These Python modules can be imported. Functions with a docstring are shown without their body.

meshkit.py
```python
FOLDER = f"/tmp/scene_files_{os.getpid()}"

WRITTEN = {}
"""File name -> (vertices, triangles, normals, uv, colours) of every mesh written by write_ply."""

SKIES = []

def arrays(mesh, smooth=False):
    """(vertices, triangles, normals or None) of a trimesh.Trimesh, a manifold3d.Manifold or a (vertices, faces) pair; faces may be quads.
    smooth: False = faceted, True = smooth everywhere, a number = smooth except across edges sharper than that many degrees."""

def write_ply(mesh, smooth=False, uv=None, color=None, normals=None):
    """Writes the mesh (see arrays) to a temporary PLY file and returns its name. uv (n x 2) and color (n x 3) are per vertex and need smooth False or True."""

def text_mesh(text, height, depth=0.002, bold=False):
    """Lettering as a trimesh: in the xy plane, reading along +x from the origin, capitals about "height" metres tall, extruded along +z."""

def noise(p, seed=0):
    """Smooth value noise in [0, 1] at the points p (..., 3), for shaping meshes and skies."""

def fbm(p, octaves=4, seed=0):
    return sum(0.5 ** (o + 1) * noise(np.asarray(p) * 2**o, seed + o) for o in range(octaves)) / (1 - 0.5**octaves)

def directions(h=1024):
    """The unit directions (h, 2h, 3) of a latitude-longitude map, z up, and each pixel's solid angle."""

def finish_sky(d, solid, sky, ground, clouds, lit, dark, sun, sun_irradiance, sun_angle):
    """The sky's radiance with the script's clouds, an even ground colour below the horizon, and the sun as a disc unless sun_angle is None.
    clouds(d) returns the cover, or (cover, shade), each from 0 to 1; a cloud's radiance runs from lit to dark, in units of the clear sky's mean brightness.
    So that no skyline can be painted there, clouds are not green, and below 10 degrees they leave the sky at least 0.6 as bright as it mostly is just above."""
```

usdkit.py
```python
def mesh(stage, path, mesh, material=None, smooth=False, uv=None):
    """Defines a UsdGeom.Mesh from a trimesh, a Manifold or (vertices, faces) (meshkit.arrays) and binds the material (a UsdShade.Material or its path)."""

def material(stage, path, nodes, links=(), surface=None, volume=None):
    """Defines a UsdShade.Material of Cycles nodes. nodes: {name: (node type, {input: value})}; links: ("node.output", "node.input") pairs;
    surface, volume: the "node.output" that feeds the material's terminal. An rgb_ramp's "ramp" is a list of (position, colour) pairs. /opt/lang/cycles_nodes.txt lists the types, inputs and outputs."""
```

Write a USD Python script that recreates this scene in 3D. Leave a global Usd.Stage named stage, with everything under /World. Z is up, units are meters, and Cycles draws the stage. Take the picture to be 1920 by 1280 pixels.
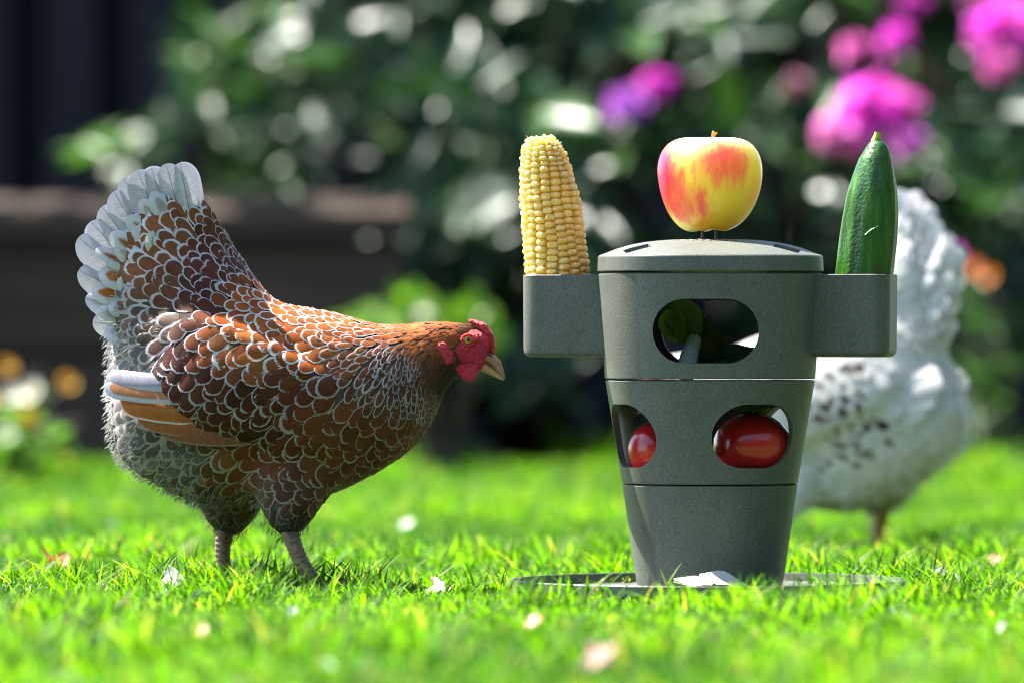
import math, random
import numpy as np
import trimesh
import manifold3d as m3
from scipy.spatial import cKDTree
import usdkit, meshkit
from pxr import Usd, UsdGeom, UsdLux, UsdShade, Gf, Sdf, Vt

T = Sdf.ValueTypeNames
stage = Usd.Stage.CreateInMemory()
UsdGeom.SetStageUpAxis(stage, 'Z')
UsdGeom.SetStageMetersPerUnit(stage, 1.0)
UsdGeom.Xform.Define(stage, '/World')

# ------------------------------------------------------------------ camera, sky, sun
EYE = 0.19                      # eye height of the lens above the lawn
FPX = 12500.0                   # focal length in pixels of the 1920 px wide photograph
cam = UsdGeom.Camera.Define(stage, '/World/camera')
cam.AddTranslateOp().Set(Gf.Vec3d(0, 0, EYE))
cam.AddRotateXOp().Set(90.0)
cam.CreateHorizontalApertureAttr(36.0)
cam.CreateVerticalApertureAttr(24.0)
cam.CreateFocalLengthAttr(36.0 * FPX / 1920)
cam.CreateFStopAttr(5.4)
cam.CreateFocusDistanceAttr(4.955)
cam.CreateClippingRangeAttr(Gf.Vec2f(0.1, 1000))
cam.CreateExposureAttr(2.42)

SUN = np.array([-0.58, 0.28, 1.0]); SUN /= np.linalg.norm(SUN)
SKY_STRENGTH, SUN_INTENSITY = 0.075, 1.25
dome = UsdLux.DomeLight.Define(stage, '/World/sky')
skymat = usdkit.material(stage, '/World/Looks/sky_light', {
    's': ('sky_texture', {'sky_type': 'single_scattering', 'sun_disc': False, 'sun_elevation': float(math.asin(SUN[2])),
                          'sun_rotation': float(math.atan2(SUN[0], SUN[1]))}),
    'b': ('background_shader', {'strength': SKY_STRENGTH})}, [('s.color', 'b.color')], surface='b.background')
UsdShade.MaterialBindingAPI.Apply(dome.GetPrim()).Bind(skymat)
dome.GetPrim().SetCustomDataByKey('kind', 'structure')
sun = UsdLux.DistantLight.Define(stage, '/World/sun')
sun.CreateIntensityAttr(SUN_INTENSITY); sun.CreateAngleAttr(0.5); sun.CreateNormalizeAttr(True)
sun.CreateColorAttr(Gf.Vec3f(1.0, 0.965, 0.90))
sun.AddTransformOp().Set(Gf.Matrix4d().SetRotate(Gf.Rotation(Gf.Vec3d(0, 0, 1), Gf.Vec3d(*map(float, SUN)))))

rng = np.random.default_rng(7)

# ------------------------------------------------------------------ helpers
def at(px, py, d=5.0):
    """The point at distance d that shows at pixel (px, py) of the photograph."""
    return np.array([(px - 960) * d / FPX, d, EYE + (640 - py) * d / FPX])

used = {}
def numbered(parent, name):
    k = (parent, name); n = used.get(k, -1) + 1; used[k] = n
    return name if n == 0 else f'{name}_{n:03d}'

def path_of(parent, name):
    base = '/World' if parent is None else str(parent.GetPath())
    return f'{base}/{numbered(base, name)}'

def tag(p, label=None, cat=None, group=None, kind=None):
    for k, v in (('label', label), ('category', cat), ('group', group), ('kind', kind)):
        if v: p.SetCustomDataByKey(k, v)
    return p

def thing(name, loc, label, cat, rotz=0.0, group=None):
    x = UsdGeom.Xform.Define(stage, path_of(None, name))
    x.AddTranslateOp().Set(Gf.Vec3d(*map(float, loc))); x.AddRotateZOp().Set(math.degrees(rotz))
    return tag(x.GetPrim(), label, cat, group)

def obj(name, mesh, mat, parent=None, smooth=30, attrs=None, label=None):
    m = usdkit.mesh(stage, path_of(parent, name), mesh, mat, smooth=smooth)
    if attrs:
        api = UsdGeom.PrimvarsAPI(m)
        for k, a in attrs.items():
            api.CreatePrimvar(k, T.Color3fArray if k != 'fc' else T.Vector3fArray, 'vertex').Set(Vt.Vec3fArray.FromNumpy(np.ascontiguousarray(a, np.float32)))
    if label: m.GetPrim().SetCustomDataByKey('label', label)
    return m.GetPrim()

def unit(v):
    v = np.asarray(v, float)
    return v / np.maximum(np.linalg.norm(v, axis=-1, keepdims=True), 1e-12)

def loft(rings, cap=True):
    """rings: list of (n,3) arrays. Closed tube with end caps."""
    n = len(rings[0]); v = np.vstack(rings); f = []
    for k in range(len(rings) - 1):
        for i in range(n):
            a, b = k * n + i, k * n + (i + 1) % n
            f += [[a, b, b + n], [a, b + n, a + n]]
    if cap:
        c0, c1 = len(v), len(v) + 1
        v = np.vstack([v, rings[0].mean(0), rings[-1].mean(0)])
        o = (len(rings) - 1) * n
        for i in range(n):
            f += [[c0, (i + 1) % n, i], [c1, o + i, o + (i + 1) % n]]
    return v, np.array(f)

def tube(pts, radii, n=8):
    pts = np.asarray(pts, float); radii = np.broadcast_to(radii, (len(pts),))
    t = unit(np.gradient(pts, axis=0)); ref = np.array([0.13, 0.97, 0.2]) if abs(t[0][1]) < 0.8 else np.array([1, 0.1, 0.2])
    a = unit(np.cross(t, ref)); b = np.cross(t, a); ang = np.arange(n) / n * 2 * np.pi
    return loft([p + r * (np.cos(ang)[:, None] * x + np.sin(ang)[:, None] * y) for p, r, x, y in zip(pts, radii, a, b)])

def revolve(profile, n=64):
    ang = np.arange(n) / n * 2 * np.pi
    return loft([np.stack([max(r, 1e-5) * np.cos(ang), max(r, 1e-5) * np.sin(ang), np.full(n, z)], 1) for r, z in profile])

def tri(m): 
    a = m.to_mesh(); return trimesh.Trimesh(a.vert_properties[:, :3], a.tri_verts, process=False)

SPH = np.array(trimesh.creation.icosphere(2).vertices)
def chain(nodes, edge=None, smooth=12, links=None):
    """Hulls of ellipsoids (x,y,z,r,yscale) joined pairwise into one smooth surface."""
    nodes = [tuple(n) + (1.0,) * (5 - len(n)) for n in nodes]
    pt = [np.array(n[:3]) + SPH * n[3] * np.array([1, n[4], 1]) for n in nodes]
    links = links or [(i, i + 1) for i in range(len(nodes) - 1)]
    m = m3.Manifold.batch_boolean([m3.Manifold.hull_points(np.vstack([pt[a], pt[b]])) for a, b in links], m3.OpType.Add)
    if edge: m = m.refine_to_length(edge)
    t = tri(m); t.merge_vertices()
    if smooth: trimesh.smoothing.filter_taubin(t, lamb=0.6, nu=-0.53, iterations=smooth)
    return t

def cat(parts):
    vs, fs, o = [], [], 0
    for v, f in parts:
        vs.append(np.asarray(v)); fs.append(np.asarray(f) + o); o += len(v)
    return np.vstack(vs), np.vstack(fs)

# ------------------------------------------------------------------ materials
def mat(name, nodes, links, surface):
    return usdkit.material(stage, '/World/Looks/' + name, nodes, links, surface=surface)

def speckled(name, c1, c2, scale, rough=0.5, bump=0.0, detail=4, bscale=None, spec=0.5, extra=None):
    n = {'tc': ('texture_coordinate', {}), 'n': ('noise_texture', {'scale': scale, 'detail': detail, 'roughness': 0.6}),
         'r': ('rgb_ramp', {'ramp': [(0.3, c1), (0.7, c2)]}), 'p': ('principled_bsdf', {'roughness': rough, 'specular_ior_level': spec, **(extra or {})})}
    l = [('tc.object', 'n.vector'), ('n.fac', 'r.fac'), ('r.color', 'p.base_color')]
    if bump:
        n['n2'] = ('noise_texture', {'scale': bscale or scale, 'detail': 3}); n['b'] = ('bump', {'strength': bump, 'distance': 0.002})
        l += [('tc.object', 'n2.vector'), ('n2.fac', 'b.height'), ('b.normal', 'p.normal')]
    return mat(name, n, l, 'p.BSDF')

def feather_material(name, trans=0.14):
    return mat(name, {
        'fc': ('attribute', {'attribute': 'fc'}), 'g': ('attribute', {'attribute': 'ground'}), 'l': ('attribute', {'attribute': 'lace'}),
        'x': ('separate_xyz', {}),
        'bx': ('math', {'math_type': 'multiply', 'value2': 20.0}), 'rz': ('math', {'math_type': 'multiply', 'value2': 60.0}), 'ry': ('math', {'math_type': 'multiply', 'value2': 0.35}),
        'c': ('combine_xyz', {}), 'n': ('noise_texture', {'scale': 1.0, 'detail': 3, 'roughness': 0.65}),
        'wob': ('math', {'math_type': 'multiply_add', 'value2': 0.9, 'value3': -0.45}), 'rim': ('math', {'math_type': 'add'}),
        'mk': ('map_range', {'range_type': 'smoothstep', 'from_min': 0.72, 'from_max': 1.12, 'clamp': True}),
        'st': ('map_range', {'from_min': 0.3, 'from_max': 0.7, 'to_min': 0.66, 'to_max': 1.25, 'clamp': True}),
        'gs': ('mix', {'mix_type': 'multiply', 'fac': 1.0}), 'st2': ('map_range', {'from_min': 0.3, 'from_max': 0.7, 'to_min': 0.88, 'to_max': 1.06, 'clamp': True}),
        'ls': ('mix', {'mix_type': 'multiply', 'fac': 1.0}), 'm': ('mix', {'mix_type': 'mix'}),
        'b': ('bump', {'strength': 0.35, 'distance': 0.0004}),
        'p': ('principled_bsdf', {'roughness': 0.5, 'specular_ior_level': 0.22}),
        't': ('translucent_bsdf', {}), 'mx': ('mix_closure', {'fac': trans})},
        [('fc.vector', 'x.vector'), ('x.x', 'bx.value1'), ('x.z', 'rz.value1'), ('x.y', 'ry.value1'), ('bx.value', 'c.x'), ('rz.value', 'c.y'), ('ry.value', 'c.z'), ('c.vector', 'n.vector'),
         ('n.fac', 'wob.value1'), ('wob.value', 'rim.value1'), ('x.y', 'rim.value2'), ('rim.value', 'mk.value'),
         ('n.fac', 'st.value'), ('g.color', 'gs.color1'), ('st.result', 'gs.color2'), ('n.fac', 'st2.value'), ('l.color', 'ls.color1'), ('st2.result', 'ls.color2'),
         ('mk.result', 'm.fac'), ('ls.color', 'm.color1'), ('gs.color', 'm.color2'), ('m.color', 'p.base_color'), ('m.color', 't.color'),
         ('n.fac', 'b.height'), ('b.normal', 'p.normal'), ('p.BSDF', 'mx.closure1'), ('t.BSDF', 'mx.closure2')], 'mx.closure')

def leaf_material(name, rough, trans, spec=0.5, tcol=(1.5, 1.9, 0.6), coat=0.0):
    """Leaves: colour from the mesh's tint, with light passing through."""
    return mat(name, {
        'a': ('attribute', {'attribute': 'tint'}), 'tc': ('texture_coordinate', {}), 'n': ('noise_texture', {'scale': 60.0, 'detail': 3}),
        'v': ('map_range', {'from_min': 0.3, 'from_max': 0.7, 'to_min': 0.75, 'to_max': 1.2, 'clamp': True}), 'm': ('mix', {'mix_type': 'multiply', 'fac': 1.0}),
        'tm': ('mix', {'mix_type': 'multiply', 'fac': 1.0, 'color2': tcol}),
        'p': ('principled_bsdf', {'roughness': rough, 'specular_ior_level': spec, 'coat_weight': coat}), 't': ('translucent_bsdf', {}), 'mx': ('mix_closure', {'fac': trans})},
        [('tc.object', 'n.vector'), ('n.fac', 'v.value'), ('a.color', 'm.color1'), ('v.result', 'm.color2'), ('m.color', 'p.base_color'), ('m.color', 'tm.color1'), ('tm.color', 't.color'),
         ('p.BSDF', 'mx.closure1'), ('t.BSDF', 'mx.closure2')], 'mx.closure')

M = {}
M['feather'] = feather_material('feather')
M['featherw'] = feather_material('white_feather', 0.34)
M['under'] = speckled('down_feather', (0.03, 0.018, 0.012), (0.07, 0.04, 0.028), 300, 0.9)
M['underw'] = speckled('white_down', (0.6, 0.58, 0.56), (0.75, 0.73, 0.72), 200, 0.9)
M['fluff'] = mat('fluff_strand', {'a': ('attribute', {'attribute': 'ground'}), 'p': ('principled_bsdf', {'roughness': 0.7}), 't': ('translucent_bsdf', {}), 'mx': ('mix_closure', {'fac': 0.3})},
                 [('a.color', 'p.base_color'), ('a.color', 't.color'), ('p.BSDF', 'mx.closure1'), ('t.BSDF', 'mx.closure2')], 'mx.closure')
M['skin'] = speckled('red_skin', (0.34, 0.008, 0.020), (0.74, 0.032, 0.052), 420, 0.38, 1.0, bscale=1300, extra={'subsurface_weight': 0.15, 'subsurface_scale': 0.002})
M['comb'] = speckled('comb_skin', (0.40, 0.010, 0.014), (0.72, 0.05, 0.05), 500, 0.38, 1.0, bscale=1100)
M['beak'] = speckled('beak_horn', (0.40, 0.20, 0.095), (0.54, 0.33, 0.15), 120, 0.35, 0.2)
M['beakd'] = speckled('beak_horn_dark', (0.23, 0.095, 0.06), (0.40, 0.205, 0.13), 120, 0.32, 0.2)
M['leg'] = speckled('leg_scale', (0.10, 0.060, 0.035), (0.25, 0.155, 0.10), 260, 0.5, 0.6)
M['claw'] = speckled('claw_horn', (0.10, 0.08, 0.06), (0.2, 0.17, 0.13), 200, 0.4)
M['iris'] = speckled('iris_amber', (0.40, 0.14, 0.015), (0.62, 0.30, 0.04), 500, 0.15)
M['pupil'] = mat('pupil_black', {'p': ('principled_bsdf', {'base_color': (0.008, 0.007, 0.006), 'roughness': 0.06, 'coat_weight': 1.0})}, [], 'p.BSDF')
M['nostril'] = mat('nostril_dark', {'p': ('principled_bsdf', {'base_color': (0.03, 0.022, 0.02), 'roughness': 0.6})}, [], 'p.BSDF')
M['plastic'] = mat('speckled_grey_plastic', {
    'tc': ('texture_coordinate', {}), 'n': ('noise_texture', {'scale': 900.0, 'detail': 3, 'roughness': 0.7}), 'r': ('rgb_ramp', {'ramp': [(0.30, (0.029, 0.033, 0.029)), (0.47, (0.086, 0.092, 0.076)), (0.6, (0.096, 0.102, 0.086)), (0.74, (0.215, 0.22, 0.205))]}),
    'n2': ('noise_texture', {'scale': 26.0, 'detail': 7, 'roughness': 0.72}), 'r2': ('rgb_ramp', {'ramp': [(0.28, (0.76, 0.80, 0.76)), (0.5, (0.98, 1.0, 0.96)), (0.72, (1.18, 1.12, 1.04))]}), 'mx': ('mix', {'mix_type': 'multiply', 'fac': 1.0}),
    'b': ('bump', {'strength': 0.35, 'distance': 0.0006}), 'p': ('principled_bsdf', {'roughness': 0.5, 'specular_ior_level': 0.45})},
    [('tc.object', 'n.vector'), ('n.fac', 'r.fac'), ('tc.object', 'n2.vector'), ('n2.fac', 'r2.fac'), ('r.color', 'mx.color1'), ('r2.color', 'mx.color2'), ('mx.color', 'p.base_color'), ('n.fac', 'b.height'), ('b.normal', 'p.normal')], 'p.BSDF')
M['steel'] = mat('steel_spike', {'p': ('principled_bsdf', {'base_color': (0.12, 0.12, 0.12), 'metallic': 0.6, 'roughness': 0.5})}, [], 'p.BSDF')
M['leaf'] = leaf_material('shrub_leaf', 0.34, 0.22, 0.24)
M['softleaf'] = leaf_material('soft_leaf', 0.45, 0.42, 0.4)
M['petal'] = leaf_material('flower_petal', 0.55, 0.45, 0.3, tcol=(1.1, 1.0, 1.1))
M['grass'] = leaf_material('grass_blade', 0.55, 0.5, 0.12, tcol=(1.95, 2.2, 0.42))
M['bark'] = speckled('shrub_bark', (0.035, 0.025, 0.018), (0.09, 0.065, 0.045), 60, 0.9, 0.5)
M['soil'] = mat('lawn_soil', {'g': ('geometry', {}), 'n': ('noise_texture', {'scale': 9.0, 'detail': 6, 'roughness': 0.7}), 'r': ('rgb_ramp', {'ramp': [(0.3, (0.02, 0.03, 0.008)), (0.55, (0.035, 0.055, 0.012)), (0.8, (0.06, 0.06, 0.022))]}),
    'p': ('principled_bsdf', {'roughness': 0.95}), 'b': ('bump', {'strength': 0.6, 'distance': 0.01})}, [('g.position', 'n.vector'), ('n.fac', 'r.fac'), ('r.color', 'p.base_color'), ('n.fac', 'b.height'), ('b.normal', 'p.normal')], 'p.BSDF')
M['hedge'] = speckled('added_hedge_crown', (0.012, 0.03, 0.010), (0.03, 0.06, 0.02), 12, 0.9, 0.5)
M['bedsoil'] = speckled('bed_soil', (0.012, 0.009, 0.007), (0.04, 0.03, 0.022), 25, 0.95, 0.8)

def wood(name, c1, c2, axis, rough=0.8):
    sc = [40.0, 40.0, 40.0]; sc[axis] = 1.6
    return mat(name, {'g': ('geometry', {}), 'o': ('object_info', {}), 'mp': ('mapping', {'scale': tuple(sc)}), 'n': ('noise_texture', {'scale': 1.0, 'detail': 6, 'roughness': 0.65}),
        'n2': ('noise_texture', {'scale': 3.0, 'detail': 3}), 'r': ('rgb_ramp', {'ramp': [(0.3, c1), (0.7, c2)]}), 'h': ('map_range', {'to_min': 0.7, 'to_max': 1.3}), 'm': ('mix', {'mix_type': 'multiply', 'fac': 1.0}),
        'b': ('bump', {'strength': 0.5, 'distance': 0.004}), 'p': ('principled_bsdf', {'roughness': rough, 'specular_ior_level': 0.15})},
        [('g.position', 'mp.vector'), ('mp.vector', 'n.vector'), ('g.position', 'n2.vector'), ('n.fac', 'r.fac'), ('n2.fac', 'h.value'), ('r.color', 'm.color1'), ('h.result', 'm.color2'), ('m.color', 'p.base_color'), ('n.fac', 'b.height'), ('b.normal', 'p.normal')], 'p.BSDF')
M['sleeper'] = wood('weathered_timber', (0.022, 0.015, 0.011), (0.070, 0.049, 0.036), 0)
M['fence'] = wood('dark_fence_timber', (0.007, 0.0066, 0.009), (0.024, 0.022, 0.03), 2)

def fruit(name, base, spots, rough, coat):
    """base: colour; spots: list of (centre, radius, softness, colour) in object space, blended with noisy edges."""
    n = {'tc': ('texture_coordinate', {}), 'mp': ('mapping', {'scale': (1.0, 1.0, 0.3)}), 'n': ('noise_texture', {'scale': 70.0, 'detail': 6, 'roughness': 0.72}), 'c0': ('color', {'value': base}),
         'p': ('principled_bsdf', {'roughness': rough, 'coat_weight': coat, 'coat_roughness': 0.18, 'specular_ior_level': 0.4, 'subsurface_weight': 0.35, 'subsurface_scale': 0.012, 'subsurface_radius': (1.0, 0.6, 0.25)}),
         'na': ('math', {'math_type': 'multiply_add', 'value2': 0.044, 'value3': -0.022})}
    l = [('tc.object', 'mp.vector'), ('mp.vector', 'n.vector'), ('n.fac', 'na.value1')]; prev = 'c0.color'
    for i, (c, r, s, col) in enumerate(spots):
        n[f'd{i}'] = ('vector_math', {'math_type': 'distance', 'vector2': c}); n[f'a{i}'] = ('math', {'math_type': 'add'})
        n[f'r{i}'] = ('map_range', {'range_type': 'smoothstep', 'from_min': r - s, 'from_max': r + s, 'to_min': 1.0, 'to_max': 0.0, 'clamp': True}); n[f'm{i}'] = ('mix', {'mix_type': 'mix', 'color2': col})
        l += [('tc.object', f'd{i}.vector1'), (f'd{i}.value', f'a{i}.value1'), ('na.value', f'a{i}.value2'), (f'a{i}.value', f'r{i}.value'), (f'r{i}.result', f'm{i}.fac'), (prev, f'm{i}.color1')]
        prev = f'm{i}.color'
    n['v'] = ('voronoi_texture', {'scale': 260.0}); n['vr'] = ('map_range', {'from_min': 0.08, 'from_max': 0.16, 'to_min': 0.55, 'to_max': 1.0, 'clamp': True}); n['n3'] = ('noise_texture', {'scale': 90.0, 'detail': 1})
    n['gate'] = ('map_range', {'from_min': 0.55, 'from_max': 0.62, 'clamp': True}); n['ms'] = ('mix', {'mix_type': 'multiply'})
    l += [('tc.object', 'v.vector'), ('tc.object', 'n3.vector'), ('v.distance', 'vr.value'), ('n3.fac', 'gate.value'), ('gate.result', 'ms.fac'), (prev, 'ms.color1'), ('vr.result', 'ms.color2'), ('ms.color', 'p.base_color')]
    return mat(name, n, l, 'p.BSDF')
M['apple'] = fruit('apple_skin', (0.68, 0.58, 0.05), [
    ((0.0, -0.01, 0.045), 0.034, 0.018, (0.85, 0.70, 0.30)),  # cream top: a sunlit highlight painted into the skin colour
    ((-0.046, -0.012, 0.002), 0.030, 0.012, (0.62, 0.025, 0.02)), ((-0.050, 0.004, 0.010), 0.031, 0.010, (0.52, 0.015, 0.07)), ((-0.024, -0.036, -0.020), 0.019, 0.010, (0.66, 0.09, 0.05)),
    ((0.010, -0.036, 0.020), 0.017, 0.013, (0.72, 0.10, 0.06)), ((0.016, -0.037, 0.010), 0.010, 0.010, (0.74, 0.17, 0.06)), ((0.040, -0.014, -0.008), 0.013, 0.010, (0.75, 0.36, 0.03)), ((0.0, 0.04, 0.0), 0.03, 0.014, (0.5, 0.05, 0.03))], 0.38, 0.35)
M['stem'] = speckled('apple_stem', (0.16, 0.07, 0.02), (0.34, 0.17, 0.05), 300, 0.6)
M['kernel'] = mat('corn_kernel', {'o': ('object_info', {}), 'g': ('geometry', {}), 'n': ('noise_texture', {'scale': 220.0, 'detail': 2}), 'r': ('rgb_ramp', {'ramp': [(0.3, (0.78, 0.38, 0.06)), (0.5, (0.86, 0.51, 0.12)), (0.7, (0.88, 0.62, 0.22))]}),
    'p': ('principled_bsdf', {'roughness': 0.33, 'subsurface_weight': 0.45, 'subsurface_scale': 0.006, 'subsurface_radius': (1.0, 0.6, 0.2)})}, [('g.position', 'n.vector'), ('n.fac', 'r.fac'), ('r.color', 'p.base_color')], 'p.BSDF')
M['cob'] = speckled('corn_cob', (0.5, 0.3, 0.08), (0.65, 0.45, 0.15), 300, 0.7)
M['cucumber'] = mat('cucumber_skin', {'tc': ('texture_coordinate', {}), 'mp': ('mapping', {'scale': (1.0, 1.0, 0.10)}), 'n': ('noise_texture', {'scale': 190.0, 'detail': 4}), 'r': ('rgb_ramp', {'ramp': [(0.3, (0.008, 0.042, 0.004)), (0.55, (0.018, 0.085, 0.006)), (0.75, (0.065, 0.18, 0.016))]}),
    'n2': ('noise_texture', {'scale': 420.0, 'detail': 2}), 'b': ('bump', {'strength': 0.5, 'distance': 0.0012}), 'p': ('principled_bsdf', {'roughness': 0.36, 'specular_ior_level': 0.5})},
    [('tc.object', 'mp.vector'), ('mp.vector', 'n.vector'), ('n.fac', 'r.fac'), ('r.color', 'p.base_color'), ('tc.object', 'n2.vector'), ('n2.fac', 'b.height'), ('b.normal', 'p.normal')], 'p.BSDF')
M['stub'] = speckled('cucumber_stub', (0.22, 0.28, 0.03), (0.4, 0.42, 0.06), 300, 0.5)
M['tomato'] = speckled('tomato_skin', (0.42, 0.009, 0.012), (0.50, 0.020, 0.014), 30, 0.22, extra={'coat_weight': 0.4, 'subsurface_weight': 0.1, 'subsurface_scale': 0.004})
M['stalk'] = speckled('pale_stalk', (0.25, 0.30, 0.24), (0.42, 0.46, 0.38), 150, 0.5)
M['greens'] = leaf_material('salad_leaf', 0.4, 0.35, 0.5)
M['white'] = leaf_material('white_petal', 0.6, 0.35, 0.3, tcol=(1.0, 1.0, 1.0))

# ------------------------------------------------------------------ ground, timber edge, fence
g = np.array([[-300, -300, 0], [300, -300, 0], [300, 300, 0], [-300, 300, 0]], float)
p = obj('ground', (g, np.array([[0, 1, 2], [0, 2, 3]])), M['soil'], smooth=False)
tag(p, kind='structure')

FOLD = m3.Manifold
def bevel_box(sx, sy, sz, b=0.004):
    """A box with chamfered edges, standing on z = 0, centred in x and y."""
    pts = []
    for dx, dy, dz in ((b, b, 0), (b, 0, b), (0, b, b)):
        for x in (-1, 1):
            for y in (-1, 1):
                for z in (-1, 1):
                    pts.append((x * (sx / 2 - dx), y * (sy / 2 - dy), z * (sz / 2 - dz) + sz / 2))
    return tri(m3.Manifold.hull_points(np.array(pts)))

# raised bed held by two timbers and a sloped coping board
WALL_D = 9.6
wall = thing('timber_edging', (-0.97, WALL_D, 0), 'low wall of weathered brown timbers with a sunlit coping behind the brown hen', 'garden wall')
WL = 1.64
def shifted(m, x, y, z):
    m.apply_translation((x, y, z)); return m
for i in range(2):
    obj('timber', shifted(bevel_box(WL, 0.11, 0.163, 0.008), 0, 0.055, 0.004 + i * 0.167), M['sleeper'], wall, smooth=False)
cs = m3.CrossSection([np.array([[-0.020, 0.0], [0.16, 0.0], [0.16, 0.062], [0.055, 0.058], [-0.020, 0.034]])])
cop = tri(m3.Manifold.extrude(cs, WL)); v = np.array(cop.vertices)
cop = trimesh.Trimesh(np.stack([v[:, 2] - WL / 2, v[:, 0], v[:, 1] + 0.340], 1), cop.faces, process=False); cop.fix_normals()
obj('coping', cop, M['sleeper'], wall, smooth=False)
bed = bevel_box(1.64, 2.2, 0.30, 0.02); bed.apply_translation((-0.97, WALL_D + 0.112 + 1.1, 0.004))
tag(obj('bed_soil', bed, M['bedsoil'], smooth=False), kind='structure')

fence = thing('wooden_fence', (0, 12.4, 0), 'dark stained fence of upright boards behind the shrubs', 'fence')
fr = random.Random(3)
x = -1.6
while x < 1.65:
    w = fr.uniform(0.098, 0.112)
    b = bevel_box(w, 0.02, 1.8 + fr.uniform(-0.01, 0.01), 0.004); b.apply_translation((x, fr.uniform(-0.003, 0.003), 0.0))
    obj('board', b, M['fence'], fence, smooth=False); x += w + fr.uniform(0.045, 0.055)
x = -1.6 + 0.077
while x < 1.65:
    b = bevel_box(0.105, 0.02, 1.78, 0.004); b.apply_translation((x, 0.075, 0.0)); obj('board', b, M['fence'], fence, smooth=False); x += 0.155
for z in (0.3, 1.4):
    b = bevel_box(3.4, 0.045, 0.07, 0.004); b.apply_translation((0, 0.038, z)); obj('rail', b, M['fence'], fence, smooth=False)

# ------------------------------------------------------------------ leaves and shrubs
def leaf_template(n=6, fold=0.18, droop=0.25, peak=0.5):
    t = np.linspace(0, 1, n); w = np.sin(np.pi * t ** (math.log(0.5) / math.log(peak))) ** 0.8
    w[0] = 0.06; w[-1] = 0.02
    v = []
    for ti, wi in zip(t, w):
        z = -droop * ti ** 2
        v += [[ti, -wi, z + fold * wi], [ti, 0, z], [ti, wi, z + fold * wi]]
    f = []
    for i in range(n - 1):
        a = i * 3
        for k in (0, 1):
            f += [[a + k, a + k + 3, a + k + 4], [a + k, a + k + 4, a + k + 1]]
    return np.array(v), np.array(f)
LV, LF = leaf_template(fold=0.10, droop=0.12)

def place_leaf(root, d, up, L, W, tv=None):
    v = LV if tv is None else tv
    d = unit(d); s = unit(np.cross(up, d)); u = np.cross(d, s)
    return root + v[:, :1] * L * d + v[:, 1:2] * W * s + v[:, 2:3] * L * u

def joined_leaves(items):
    return cat([(v, LF) for v, _ in items]), np.vstack([np.broadcast_to(c, (len(v), 3)) for v, c in items])

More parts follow.
